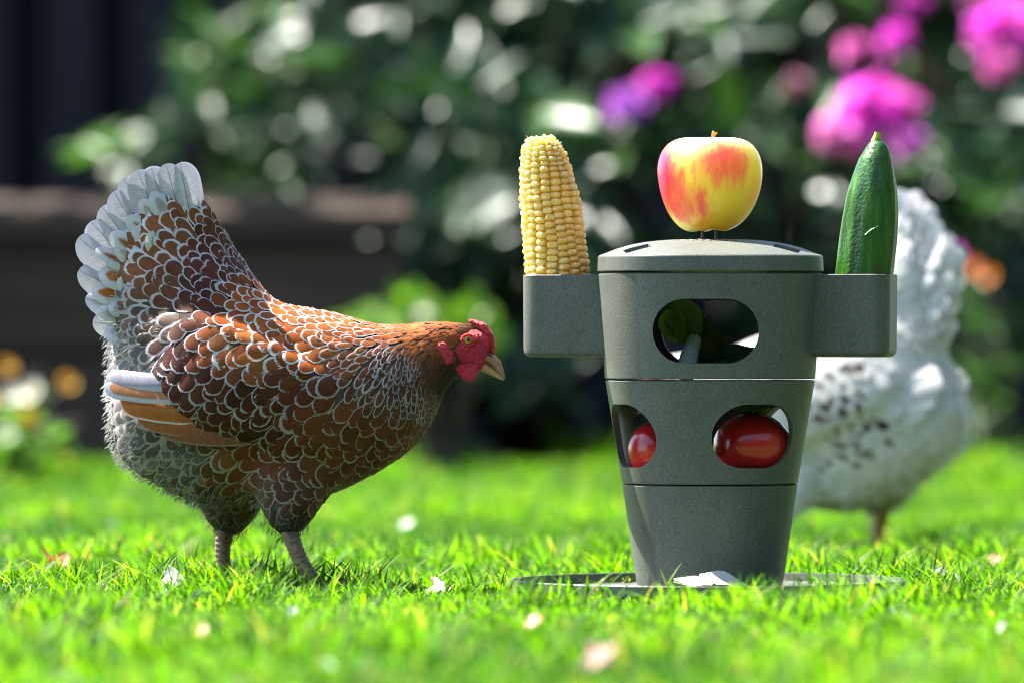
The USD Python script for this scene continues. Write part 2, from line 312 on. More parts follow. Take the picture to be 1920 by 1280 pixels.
def shrub(name, label, category, base, clusters, nleaf, L, W, colours, material, seed, stem_r=0.008, nsep=0, upness=0.5, flowers=(), light_at=None):
    """base: root point on the ground; clusters: tips (n,3) in world space where a whorl of leaves grows."""
    r = np.random.default_rng(seed); root = thing(name, base, label, category); base = np.array(base, float)
    leaves, stems = [], []
    for c in clusters:
        c = np.array(c) - base
        out = unit(c * np.array([1, 1, 0]) + np.array([0, -0.25, 0]) * np.linalg.norm(c) + r.normal(0, 0.1, 3)); axis = unit(out * (1 - upness) + np.array([0, 0, upness]) + r.normal(0, 0.12, 3))
        k = np.linspace(0, 1, 6)[:, None]; start = np.array([c[0] * 0.12, c[1] * 0.12, 0])
        stems.append(tube(start + (c - start) * k + np.array([0, 0, 1]) * np.sin(k * np.pi) * 0.06 * np.linalg.norm(c) + r.normal(0, 0.006, (6, 3)) * k, np.linspace(stem_r, stem_r * 0.35, 6), 5))
        side = unit(np.cross(axis, [0.3, 0.5, 0.8])); s2 = np.cross(axis, side); ph = r.uniform(0, 6.28)
        n = max(3, int(round(nleaf * r.uniform(0.7, 1.25))))
        for j in range(n):
            a = ph + j * 2.4; d = unit((np.cos(a) * side + np.sin(a) * s2) + axis * r.uniform(-0.15, 0.75))
            col = np.array(colours[r.integers(len(colours))]) * r.uniform(0.75, 1.25)
            sc = r.uniform(0.7, 1.15)
            leaves.append((place_leaf(c - axis * r.uniform(0, 0.035), d, axis + r.normal(0, 0.25, 3), L * sc, W * sc * r.uniform(0.85, 1.1)), col))
    obj('branches', cat(stems), M['bark'], root)
    order = np.argsort([v[:, 1].mean() for v, _ in leaves])
    for i in order[:nsep]:
        v, c = leaves[i]; obj('leaf', (v, LF), material, root, smooth=True, attrs={'tint': np.broadcast_to(c, (len(v), 3))})
    rest = [leaves[i] for i in order[nsep:]]
    if rest:
        m, c = joined_leaves(rest); q = obj('leaf', m, material, root, smooth=True, attrs={'tint': c}); q.SetCustomDataByKey('kind', 'stuff')
    return root

def petal_mesh(L, W, cup, n=6, ruffle=0.0, r=None):
    t = np.linspace(0, 1, n); v = []
    w = np.sin(np.pi * np.clip(t * 0.86 + 0.05, 0, 1)) ** 0.7; w[0] = 0.15
    for ti, wi in zip(t, w):
        for s in (-1, -0.5, 0, 0.5, 1):
            v.append([ti * L, s * wi * W, cup * L * (ti ** 2 * 0.6 + 0.5 * (s * wi) ** 2 * 0.5) + (ruffle * L * (r.normal() if r is not None else 0) * ti)])
    f = []
    for i in range(n - 1):
        for k in range(4):
            a = i * 5 + k; f += [[a, a + 5, a + 6], [a, a + 6, a + 1]]
    return np.array(v), np.array(f)

def oriented(v, x, z):
    x = unit(x); y = unit(np.cross(z, x)); z = np.cross(x, y)
    return v[:, :1] * x + v[:, 1:2] * y + v[:, 2:3] * z

def truss(parent, centre, R, cols, seed, nf=10):
    """A rhododendron flower head: funnel florets pointing out of a ball, each of five ruffled petals."""
    r = np.random.default_rng(seed)
    fl = UsdGeom.Xform.Define(stage, path_of(parent, 'flower')); fl.AddTranslateOp().Set(Gf.Vec3d(*map(float, centre))); fl = fl.GetPrim()
    for k in range(nf):
        z = 1 - 1.5 * (k + 0.5) / nf; a = k * 2.4 + r.uniform(0, 0.5); d = unit(np.array([math.sqrt(max(0, 1 - z * z)) * math.cos(a), math.sqrt(max(0, 1 - z * z)) * math.sin(a), z]) + np.array([0, -0.25, 0]))
        side = unit(np.cross(d, [0.2, 0.1, 1])); s2 = np.cross(d, side); ps = []; cc = []
        col = np.array(cols[r.integers(len(cols))])
        for j in range(5):
            b = j * 2 * math.pi / 5 + r.uniform(0, 0.3); rad = np.cos(b) * side + np.sin(b) * s2
            pv, pf = petal_mesh(R * r.uniform(0.7, 1.05), R * 0.34, -0.25, ruffle=0.06, r=r)
            ps.append((d * R * r.uniform(0.15, 0.5) + oriented(pv, rad * 0.75 + d * 0.75, d), pf)); cc.append(np.broadcast_to(np.clip(col * r.uniform(0.6, 1.15) + r.uniform(0, 0.14) * np.array([1, 0.8, 1]), 0, 0.88), (len(pv), 3)))
        obj('floret', cat(ps), M['petal'], fl, smooth=True, attrs={'tint': np.vstack(cc)})
    return fl

def cloud_points(n, boxes, seed):
    """Tips spread through blobs (px, py, radius px, distance, depth spread)."""
    r = np.random.default_rng(seed); out = []
    wsum = sum(b[2] ** 2 for b in boxes)
    for px, py, rad, d, dd in boxes:
        for _ in range(max(1, int(n * rad ** 2 / wsum))):
            v = r.normal(0, 1, 3); v = v / np.linalg.norm(v) * r.uniform(0.35, 1) ** 0.5
            q = at(px + v[0] * rad, py + v[2] * rad, d); q[1] += v[1] * dd
            if q[2] > 0.03: out.append(q)
    return out

DG = [(0.018, 0.052, 0.017), (0.013, 0.040, 0.016), (0.032, 0.078, 0.018), (0.015, 0.042, 0.020)]
MG = [(0.035, 0.085, 0.02), (0.05, 0.105, 0.022), (0.025, 0.065, 0.02)]
# large dark evergreen shrub in the middle
mid = cloud_points(118, [(760, 90, 190, 10.4, 0.5), (560, 170, 150, 10.5, 0.4), (930, 250, 190, 10.2, 0.5), (1150, 120, 220, 10.4, 0.5), (880, 420, 150, 10.0, 0.35), (1080, 420, 170, 10.1, 0.4), (980, 690, 70, 9.8, 0.2), (700, -80, 200, 10.5, 0.5), (1050, -80, 220, 10.5, 0.5)], 11)
shrub('evergreen_shrub', 'broad dark glossy shrub without flowers between the fence and the magenta flowers', 'shrub', (0.05, 10.6, 0), mid, 7, 0.115, 0.023, DG, M['leaf'], 21, nsep=150)
left = cloud_points(26, [(330, 130, 60, 10.6, 0.2), (230, 285, 55, 10.5, 0.15), (430, 250, 120, 10.4, 0.3), (500, 80, 120, 10.7, 0.3)], 12)
shrub('evergreen_shrub', 'sparse lighter green shrub growing in the timber bed before the dark fence', 'shrub', (-0.46, 10.7, 0.30), left, 7, 0.085, 0.019, MG, M['softleaf'], 22, nsep=60)
right_pts = cloud_points(104, [(1370, 600, 90, 10.3, 0.2), (1400, 120, 200, 10.2, 0.4), (1650, 60, 210, 10.2, 0.4), (1850, 260, 190, 10.0, 0.4), (1500, 360, 170, 10.1, 0.35), (1720, 330, 160, 10.0, 0.3), (1880, 560, 150, 9.9, 0.3), (1650, -100, 260, 10.3, 0.5), (1750, 720, 120, 10.0, 0.2)], 13)
rh = shrub('rhododendron', 'flowering shrub with magenta and purple flower heads behind the white hen', 'shrub', (0.56, 10.4, 0), right_pts, 7, 0.105, 0.022, DG + MG[:1], M['leaf'], 23, nsep=120)
MAG = [(0.75, 0.03, 0.62), (0.80, 0.08, 0.55), (0.66, 0.02, 0.58)]; PUR = [(0.40, 0.10, 0.60), (0.5, 0.14, 0.62), (0.38, 0.02, 0.35)]; PNK = [(0.75, 0.12, 0.50), (0.80, 0.25, 0.55)]
RB = np.array([0.56, 10.4, 0])
for i, (px, py, d, R, cols) in enumerate([(1645, 215, 9.5, 0.052, MAG), (1572, 250, 9.55, 0.030, PNK), (1705, 275, 9.6, 0.026, PUR), (1178, 200, 9.7, 0.028, PUR), (1230, 165, 9.8, 0.024, MAG), (1600, 95, 9.8, 0.020, PNK), (1680, 78, 9.8, 0.024, MAG), (1885, 60, 9.5, 0.044, MAG), (1870, 130, 9.6, 0.024, PNK), (1712, 8, 9.9, 0.022, MAG), (1850, -10, 9.8, 0.034, PNK), (1490, 165, 10.0, 0.02, [(0.4, 0.16, 0.22)])]):
    truss(rh, at(px, py, d) - RB, R, cols, 60 + i)
lime = cloud_points(34, [(770, 600, 50, 9.2, 0.1), (890, 612, 40, 9.15, 0.1), (690, 590, 30, 9.2, 0.08)], 14)
shrub('lime_shrub', 'small bright lime green plant seen behind the head of the brown hen', 'plant', (-0.09, 9.25, 0), lime, 6, 0.036, 0.012, [(0.09, 0.19, 0.012), (0.12, 0.22, 0.015)], M['softleaf'], 24, stem_r=0.004, nsep=40)

def flowering_plant(label, base, stems, seed, colours, spread=0.03):
    r = np.random.default_rng(seed); base = np.array(base, float); root = thing('flowering_plant', base, label, 'plant'); leaves, st = [], []
    for (px, py, d, R, cols) in stems:
        c = at(px, py, d) - base; k = np.linspace(0, 1, 6)[:, None]; s0 = np.array([r.normal(0, spread), r.normal(0, spread), 0])
        pts = s0 + (c - s0) * k + np.array([0, 0, 0.02]) * np.sin(k * np.pi); st.append(tube(pts, 0.0022, 5))
        for j in range(7):
            q = pts[0] + (c - pts[0]) * r.uniform(0.1, 0.85); a = r.uniform(0, 6.28)
            leaves.append((place_leaf(q, [math.cos(a), math.sin(a), r.uniform(0.1, 0.8)], [0, 0, 1], r.uniform(0.03, 0.05), r.uniform(0.006, 0.01)), np.array(colours[r.integers(len(colours))]) * r.uniform(0.8, 1.2)))
        if R:
            fl = UsdGeom.Xform.Define(stage, path_of(root, 'flower')); fl.AddTranslateOp().Set(Gf.Vec3d(*map(float, c))); fl = fl.GetPrim(); ax = unit(np.array([r.normal(0, .4), -0.9, 0.7])); sd = unit(np.cross(ax, [0.1, 0.2, 1])); s2 = np.cross(ax, sd)
            for j in range(8):
                b = j * 2 * math.pi / 8; pv, pf = petal_mesh(R, R * 0.42, 0.25); col = np.array(cols[j % len(cols)])
                obj('petal', (oriented(pv, np.cos(b) * sd + np.sin(b) * s2 + ax * 0.35, ax), pf), M['petal'], fl, smooth=True, attrs={'tint': np.broadcast_to(col, (len(pv), 3))})
            cv = trimesh.creation.icosphere(1, R * 0.28); cv.apply_translation(ax * R * 0.1); obj('flower_centre', cv, M['iris'], fl, smooth=True)
    obj('stems', cat(st), M['bark'], root)
    for v, c in leaves: obj('leaf', (v, LF), M['softleaf'], root, smooth=True, attrs={'tint': np.broadcast_to(c, (len(v), 3))})
YEL = [(0.72, 0.38, 0.02), (0.75, 0.45, 0.03)]; ORA = [(0.72, 0.22, 0.02)]; WHI = [(0.72, 0.74, 0.62)]
flowering_plant('low plant with yellow, orange and white flowers before the timber wall', (-0.66, 8.7, 0), [(125, 720, 8.6, 0.013, YEL), (12, 690, 8.7, 0.012, YEL), (50, 790, 8.6, 0.015, YEL), (60, 738, 8.6, 0.018, WHI), (20, 745, 8.55, 0.014, WHI), (8, 815, 8.5, 0.013, WHI), (-30, 760, 8.7, 0.02, YEL), (70, 690, 8.7, 0, YEL), (150, 790, 8.65, 0, YEL), (100, 800, 8.5, 0, YEL)], 31, [(0.07, 0.15, 0.025), (0.10, 0.2, 0.03)])
flowering_plant('orange and magenta flowers beside the tail of the white hen', (0.68, 9.3, 0), [(1822, 505, 9.2, 0.015, [(0.60, 0.22, 0.02), (0.55, 0.05, 0.06)]), (1785, 482, 9.3, 0.017, MAG), (1856, 520, 9.3, 0.012, ORA), (1850, 620, 9.3, 0, ORA), (1800, 560, 9.3, 0, ORA)], 32, [(0.04, 0.09, 0.03)])

# unseen canopy added behind the fence so its boughs shade and dapple the shrubs
def added_tree(name, label, base, boughs, seed, nleaf):
    r = np.random.default_rng(seed); root = thing(name, base, label, 'added_tree'); st = []
    top = np.array([0, 0, 2.6]); st.append(tube([[0, 0, -0.05], [0.02, 0.0, 1.0], [-0.02, -0.05, 2.0], top], [0.16, 0.13, 0.11, 0.08], 12)); lv = []
    for (c, rad) in boughs:
        c = np.array(c, float); k = np.linspace(0, 1, 7)[:, None]; st.append(tube(np.array([0, 0, 1.7]) + (c - np.array([0, 0, 1.7])) * k + np.array([0, 0, 0.25]) * np.sin(k * np.pi), np.linspace(0.05, 0.012, 7), 6))
        for _ in range(nleaf):
            v = r.normal(0, 1, 3); v = v / np.linalg.norm(v) * r.uniform(0, 1) ** 0.4 * np.array([1, 1, 0.55]) * rad
            lv.append((place_leaf(c + v, r.normal(0, 1, 3), [0.2, 0.1, 1] + r.normal(0, 0.5, 3), 0.11, 0.032), np.array(DG[r.integers(4)]) * 1.5))
    obj('trunk', cat(st), M['bark'], root); m, c = joined_leaves(lv); obj('crown', m, M['leaf'], root, smooth=True, attrs={'tint': c}).SetCustomDataByKey('kind', 'stuff')
tr_ = np.random.default_rng(44)
added_tree('overhanging_tree', 'added unseen canopy behind the fence with boughs shading the shrubs', (-1.6, 13.4, 0), [((tr_.uniform(-1.6, 3.2), tr_.uniform(-3.5, -0.6), tr_.uniform(2.3, 3.5)), tr_.uniform(0.45, 0.72)) for _ in range(30)], 45, 200)
# unseen hedges added to block sky light, behind the lens and on the right
def added_hedge(name, label, base, sx, sy, sz, seed):
    r = np.random.default_rng(seed); root = thing(name, base, label, 'hedge')
    b = trimesh.creation.box((sx, sy, sz)); b = b.subdivide().subdivide().subdivide().subdivide(); v = np.array(b.vertices); v[:, 2] += sz / 2
    v += (meshkit.fbm(v * 1.3 + seed, 3)[:, None] - 0.5) * unit(v - np.array([0, 0, sz / 2])) * 0.7; v[:, 2] = np.maximum(v[:, 2], 0.0)
    c = trimesh.Trimesh(v, b.faces, process=False); obj('crown', c, M['hedge'], root, smooth=True)
    pts, fi = trimesh.sample.sample_surface(c, 5000, seed=seed); nn = c.face_normals[fi]; leaves = []
    for p_, n_ in zip(pts, nn): leaves.append((place_leaf(p_, n_ + r.normal(0, 0.7, 3), [0, 0, 1] + r.normal(0, 0.4, 3), 0.16, 0.05), np.array(DG[r.integers(4)])))
    m, c = joined_leaves(leaves); obj('leaf', m, M['leaf'], root, smooth=True, attrs={'tint': c}).SetCustomDataByKey('kind', 'stuff')
added_hedge('hedge', 'tall dark unseen leaf wall added behind the lens to block sky light', (0, -4.5, 0), 20, 1.6, 4.5, 3)
added_hedge('hedge', 'tall dark unseen leaf wall added on the right to block sky light', (6.0, 5.5, 0), 1.6, 15, 5.0, 4)

# ------------------------------------------------------------------ the feeder
FX, FY = 0.1484, 5.0
feeder = thing('treat_feeder', (FX, FY, 0), 'grey speckled plastic treat feeder with two side cups and oval windows', 'feeder')
zz = lambda py: EYE + (640 - py) / 2500.0
def rev(pts, n=144):
    return m3.Manifold.revolve(m3.CrossSection([np.array(pts)]), n)
Z0, Z1, Z2, Z3 = zz(1098), zz(905), zz(710), zz(514)
R0, R1, R2, R3 = 0.0547, 0.0655, 0.0783, 0.0842
WALL = 0.0042
def squarish(m):
    """Turns the round section into a rounded square of the same width."""
    def w(v):
        v = np.array(v, float); e = 2.75 - 0.5 * np.clip((Z2 - v[:, 2]) / (Z2 - Z0), 0, 1); r = np.hypot(v[:, 0], v[:, 1]); c, s = np.abs(v[:, 0]) / np.maximum(r, 1e-9), np.abs(v[:, 1]) / np.maximum(r, 1e-9)
        k = np.where(r > 1e-6, (c ** e + s ** e + 1e-12) ** (-1 / e), 1.0); v[:, :2] *= k[:, None]; return v
    return m.warp_batch(w)
def tier(za, ra, zb, rb, floor=0.003):
    b = 0.0007
    out = [(0, za), (ra - b, za), (ra, za + b), (rb, zb - b), (rb - b, zb)]
    inn = [(0, za + floor), (ra - WALL, za + floor), (rb - WALL, zb + 0.01), (0, zb + 0.01)]
    return squarish(rev(out) - rev(inn))
def window(zc, w, h, ang):
    c = m3.CrossSection.hull(m3.CrossSection.circle(h / 2, 48).translate((-(w - h) / 2, 0)) + m3.CrossSection.circle(h / 2, 48).translate(((w - h) / 2, 0)))
    e = m3.Manifold.extrude(c, 0.12)                                     # along z, width along x
    return e.rotate((90, 0, 0)).translate((0, 0, zc)).rotate((0, 0, ang))  # now points to -y
def outer(za, ra, zb, rb): return squarish(rev([(0, za), (ra, za), (rb, zb), (0, zb)]))
low = tier(Z0, R0, Z1 - 0.0006, R1)
mid_t = tier(Z1 + 0.0003, R1 + 0.0004, Z2 - 0.0006, R2)
top_t = tier(Z2 + 0.0003, R2 + 0.0004, Z3, R3)
for k in range(4):
    mid_t -= window(zz(815), 0.0645, 0.0472, (26, -58, 206, 122)[k])
    if k % 2 == 0: top_t -= window(zz(621), 0.0785, 0.0474, -4 - 90 * k)
def soft(m): return tri(m)
obj('lower_tier', soft(low), M['plastic'], feeder, smooth=28)
obj('middle_tier', soft(mid_t), M['plastic'], feeder, smooth=28)
obj('upper_tier', soft(top_t), M['plastic'], feeder, smooth=28)

# lid: a band, a rounded shoulder and a shallow dome with four slots
LB = zz(510.5)
prof = [(0, LB), (0.0842, LB), (0.0849, LB + 0.0007), (0.0845, LB + 0.0100)]
for a in np.linspace(0, 80, 7): prof.append((0.0815 + 0.003 * math.cos(math.radians(a)), LB + 0.0102 + 0.0027 * math.sin(math.radians(a))))
prof += [(0.0780, LB + 0.0143), (0.0700, LB + 0.0174), (0.0600, LB + 0.0203), (0.0500, LB + 0.0222), (0.0380, LB + 0.0236), (0.0250, LB + 0.0243), (0.0, LB + 0.0245)]
lid = squarish(rev(prof))
for sx in (-1, 1):
    for sy in (-1, 1):
        lid -= m3.Manifold.cube((0.019, 0.014, 0.03), True).rotate((0, 0, 10 * sx * sy)).translate((0.0555 * sx, 0.0530 * sy, LB + 0.0200))
lidp = obj('lid', soft(lid), M['plastic'], feeder, smooth=28)
# worn raised script along the crown of the lid, too flat to read from here
rs = np.random.default_rng(5); strokes = []
for k in range(9):
    x0 = -0.031 + k * 0.0066; y0 = -0.036
    kk = np.linspace(0, 1, 7); pts = np.stack([x0 + 0.0046 * kk, y0 - 0.003 + 0.005 * np.sin(kk * math.pi * rs.uniform(1, 2) + rs.uniform(0, 2)), np.full(7, 0.0)], 1)
    rad = np.hypot(pts[:, 0], pts[:, 1]); pts[:, 2] = np.interp(rad, [0, .025, .038, .05, .06], [LB + .0245, LB + .0243, LB + .0236, LB + .0222, LB + .0203]) + 0.0002
    strokes.append(tube(pts, 0.0005, 6))
obj('raised_script', cat(strokes), M['plastic'], lidp)

TH = math.radians(11.5)
body_out = outer(Z2 - 0.001, R2, Z3 + 0.02, R3 + 0.0005)
def rrect(w, h, r): return m3.CrossSection.square((w - 2 * r, h - 2 * r), True).offset(r, m3.JoinType.Round, 2.0, 32)
def cup(sign):
    zb, zt = zz(669), zz(515.5); e, w = 0.1392, 0.030; L = 0.096; rc = 0.013
    sl = []
    for inset, z in ((0.006, zb), (0.0028, zb + 0.0009), (0.0010, zb + 0.0030), (0.0004, zb + 0.0062), (0.0, zt - 0.0006), (0.0005, zt)):
        c = rrect(L - 2 * inset, 2 * w - 2 * inset, max(rc - inset, 0.003))
        sl.append(np.array([[q[0], q[1], z] for q in c.to_polygons()[0]]))
    o = m3.Manifold.hull_points(np.vstack(sl))
    i = m3.Manifold.extrude(rrect(L - 0.006, 2 * w - 0.006, rc - 0.003), 0.1).translate((0, 0, zb + 0.004))
    c = (o - i).translate((sign * (e - L / 2), 0, 0)).rotate((0, 0, -math.degrees(TH)))
    return c - body_out
obj('side_cup', soft(cup(-1)), M['plastic'], feeder, smooth=25)
obj('side_cup', soft(cup(1)), M['plastic'], feeder, smooth=25)
for px in (1317, 1343):
    t = tube(np.array([[(px - 1331) / 2500, -0.002 if px < 1331 else 0.004, z] for z in (0.258, 0.268, 0.276, 0.290)]) * [1, 1, 1], [0.0013, 0.0012, 0.0011, 0.0006], 12)
    obj('spike', t, M['steel'], feeder)
RT = 0.1485
tr = [(0, 0.0015), (RT - 0.006, 0.0015), (RT - 0.0005, 0.004), (RT, 0.0112), (RT - 0.0007, 0.0122), (RT - 0.0015, 0.0120), (RT - 0.0028, 0.0060), (RT - 0.006, 0.0044), (0, 0.0044)]
obj('tray', soft(rev(tr, 180)), M['plastic'], feeder, smooth=28)

# ------------------------------------------------------------------ apple
def apple():
    pr = np.array([(0, 5), (14, 3.5), (26, 1), (40, 1), (56, 8), (72, 24), (84, 45), (93, 70), (97, 90), (99, 113), (96.5, 134), (88, 153), (75, 166), (58, 173), (42, 174.5), (28, 173), (17, 169), (7, 162), (0, 160)], float) / 2500
    k = np.linspace(0, len(pr) - 1, 60); r = np.interp(k, np.arange(len(pr)), pr[:, 0]); z = np.interp(k, np.arange(len(pr)), pr[:, 1]) - 0.035
    for _ in range(3):
        r[1:-1] = (r[:-2] + 2 * r[1:-1] + r[2:]) / 4; z[1:-1] = (z[:-2] + 2 * z[1:-1] + z[2:]) / 4
    v, f = revolve(list(zip(r, z)), 72); a = np.arctan2(v[:, 1], v[:, 0]); s = 1 + 0.016 * np.cos(5 * a + 0.6) * np.clip(0.35 - v[:, 2] / 0.035, 0, 1) + 0.012 * np.cos(a - 0.4)
    v[:, :2] *= s[:, None]; v[:, 2] += 0.0008 * np.cos(5 * a + 0.6) * np.clip(-v[:, 2] / 0.035, 0, 1) + 0.03 * v[:, 0] * np.clip(-v[:, 2] / 0.02, 0, 1)
    return v, f
ap = thing('apple', (at(1330, 345.5)[0], FY, at(1330, 345.5)[2]), 'yellow apple with red blush speared on the lid of the feeder', 'apple')
obj('skin', apple(), M['apple'], ap, smooth=True)
obj('stem', tube([[0.002, 0, 0.026], [0.0025, 0, 0.032], [0.003, 0, 0.0365], [0.0042, 0, 0.0392]], [0.0013, 0.0012, 0.0014, 0.0022], 10), M['stem'], ap)

# ------------------------------------------------------------------ corn cob
CD = 5.022
corn = thing('corn_cob', (at(1046, 515, CD)[0], CD, at(1046, 515, CD)[2]), 'peeled yellow corn cob standing in the left cup', 'corn')
S = CD / FPX
cz = np.array([-70, 0, 115, 195, 225, 243, 250.]) * S; cr = np.array([59, 60, 57, 47.5, 40, 31, 22.]) * S; cx = np.array([2, 0, -11, -22, -27, -30, -31.]) * S
axis = lambda z: np.array([np.interp(z, cz, cx), 0, z])
zs = np.linspace(cz[0], cz[-1], 30)
ang = np.arange(40) / 40 * 2 * np.pi
obj('cob', loft([axis(z) + np.interp(z, cz, cr) * 0.86 * np.stack([np.cos(ang), np.sin(ang), 0 * ang], 1) for z in zs]), M['cob'], corn, smooth=True)
ks = trimesh.creation.icosphere(1); kv = np.array(ks.vertices); kf = np.array(ks.faces)
kv = np.sign(kv) * np.abs(kv) ** 0.72; kv /= np.abs(kv).max(0)
kr = np.random.default_rng(9); far = []; shown = 0
NR = 17
for c in range(NR):
    z = cz[0] + kr.uniform(0, 12) * S; a0 = c * 2 * math.pi / NR + 0.1
    while z < cz[-1] - 1 * S:
        R = np.interp(z, cz, cr); hh = (12.6 if z < 190 * S else 9.5) * S * kr.uniform(0.88, 1.14)
        a = a0 + 0.05 * math.sin(z * 90 + c) + kr.normal(0, 0.018) + 0.12 * (z / cz[-1]); wv = 2 * math.pi * R / NR * 0.5
        n = np.array([math.cos(a), math.sin(a), np.interp(z, cz, np.gradient(-cr, cz))]); n = unit(n); t1 = np.array([-math.sin(a), math.cos(a), 0]); t2 = np.cross(n, t1)
        sc = np.array([wv * kr.uniform(0.93, 1.04), hh * 0.53, 10 * S])
        q = kv * sc
        if kr.uniform() < 0.16: q[:, 2] -= 5.0 * S * np.exp(-((q[:, 0] / sc[0]) ** 2 + (q[:, 1] / sc[1]) ** 2) * 3.0) * (q[:, 2] > 0)   # dented
        p0 = axis(z + hh / 2) + np.array([math.cos(a), math.sin(a), 0]) * (R - 7.5 * S + kr.normal(0, 0.9) * S)
        v = p0 + q[:, :1] * t1 + q[:, 1:2] * t2 + q[:, 2:] * n
        if math.sin(a) < 0.12 and z > -14 * S and shown < 299:
            obj('kernel', (v, kf), M['kernel'], corn, smooth=True); shown += 1
        else: far.append((v, kf))
        z += hh
obj('kernel', cat(far), M['kernel'], corn, smooth=True).SetCustomDataByKey('kind', 'stuff')
# ragged silk ends round the tip
bits = []
for k in range(46):
    a = kr.uniform(0, 6.28); z = cz[-1] - kr.uniform(-2, 16) * S; R = np.interp(z, cz, cr); p0 = axis(z) + R * 0.95 * np.array([math.cos(a), math.sin(a), 0]); d = unit(np.array([math.cos(a), math.sin(a), kr.uniform(0.2, 1.5)]))
    bits.append(tube([p0, p0 + d * 4 * S, p0 + d * kr.uniform(7, 10) * S + kr.normal(0, 1.2, 3) * S], [0.0006, 0.0004, 0.0002], 4))
obj('silk', cat(bits), M['stalk'], corn).SetCustomDataByKey('kind', 'stuff')

# ------------------------------------------------------------------ cucumber
QD = 4.978; Q = QD / FPX
cuc = thing('cucumber', (at(1621, 517, QD)[0], QD, at(1621, 517, QD)[2]), 'dark green cucumber standing upright in the right cup', 'cucumber')
qz = np.array([-120, -60, 0, 60, 110, 160, 195, 220, 236, 246, 252, 254.]); ql = np.array([-56, -56, -56, -49, -42, -32, -20, -10, 0, 6, 12, 17.]); qr = np.array([48, 50, 53, 60, 63, 61, 55, 50, 46, 41, 34, 26.])
rings = []; ang = np.arange(96) / 96 * 2 * np.pi
for z in np.concatenate([np.linspace(-120, 200, 50), np.linspace(204, 254, 22)]):
    l, r = np.interp(z, qz, ql), np.interp(z, qz, qr); c, h = (l + r) / 2, (r - l) / 2
    rib = 1 + 0.016 * np.cos(11 * ang + 0.3 * math.sin(z / 60)) * np.clip((215 - z) / 60, 0, 1)
    wart = 1 + 0.010 * (meshkit.noise(np.stack([ang * 6, np.full(96, z / 14.0), np.zeros(96)], 1), 4) - 0.5)
    rings.append(np.stack([c + h * rib * wart * np.cos(ang), h * rib * wart * np.sin(ang), np.full(96, z)], 1) * Q)
for _ in range(2): rings[1:-1] = [(a + 2 * b + c) / 4 for a, b, c in zip(rings[:-2], rings[1:-1], rings[2:])]
obj('skin', loft(rings), M['cucumber'], cuc, smooth=True)
obj('stub', tube(np.array([[20, 0, 250], [22, 0, 257], [24, 0, 263], [25, 0, 268]]) * Q, np.array([9, 7.5, 6.5, 7]) * Q, 10), M['stub'], cuc)
obj('scratch', tube(np.array([[-2, -60, 75], [8, -61, 84], [22, -60, 92]]) * Q * [1, 0.955, 1], 1.1 * Q, 5), M['stalk'], cuc)

# ------------------------------------------------------------------ tomatoes in the middle tier
def tomato_mesh(R, h, lob=0.03, sd=0):
    a = np.linspace(-math.pi / 2, math.pi / 2, 26); v, f = revolve([(R * math.cos(t) ** 0.96, h * math.sin(t)) for t in a], 48); w = np.arctan2(v[:, 1], v[:, 0])
    v[:, :2] *= (1 + lob * np.cos(5 * w + sd))[:, None]; return v, f
def calyx(z, r):
    ps = []
    for k in range(5):
        pv, pf = petal_mesh(r, r * 0.22, 0.2); a = k * 2 * math.pi / 5; ps.append((np.array([0, 0, z]) + oriented(pv, [math.cos(a), math.sin(a), 0.15], [0, 0, 1]), pf))
    return cat(ps)
FLOOR = Z1 + 0.0034
for (x, y, R, h, lab, rz) in ((0.0312, -0.0250, 0.0295, 0.0247, 'large red tomato showing in the right window of the feeder', 0.4), (-0.041, -0.020, 0.0205, 0.0215, 'darker red tomato half hidden in the left window of the feeder', 1.0)):
    tm = thing('tomato', (FX + x, FY + y, FLOOR + h), lab, 'tomato', rz)
    obj('skin', tomato_mesh(R, h, 0.025, rz), M['tomato'], tm, smooth=True)
    cv, cf = calyx(h * 0.96, R * 0.6); obj('calyx', (cv, cf), M['greens'], tm, smooth=True, attrs={'tint': np.broadcast_to((0.05, 0.11, 0.02), (len(cv), 3))})

# ------------------------------------------------------------------ greens in the upper tier
def big_leaf(L, W, curl, seed, n=14, m=11):
    r = np.random.default_rng(seed); t = np.linspace(0, 1, n); s = np.linspace(-1, 1, m); v = []
    for ti in t:
        w = W * math.sin(math.pi * min(1, 0.08 + 0.86 * ti)) ** 0.6
        for si in s: v.append([ti * L, si * w, curl * L * (ti ** 2) + 0.25 * w * abs(si) ** 1.5 + 0.10 * W * math.sin(9 * ti + 4 * si + seed) * abs(si)])
    f = []
    for i in range(n - 1):
        for k in range(m - 1):
            a = i * m + k; f += [[a, a + m, a + m + 1], [a, a + m + 1, a + 1]]
    return np.array(v), np.array(f)
Fz = Z2 + 0.0034
def local(px, py, y): return np.array([(px - 1331) / 2500, y, zz(py)])
gr_ = thing('salad_greens', (FX, FY, 0), 'bunch of dark green leaves with a pale stalk inside the upper window of the feeder', 'greens')
obj('stalk', tube([local(1280, 702, -0.050), local(1290, 665, -0.040), local(1300, 636, -0.030)], [0.0078, 0.0066, 0.0055], 12), M['stalk'], gr_)
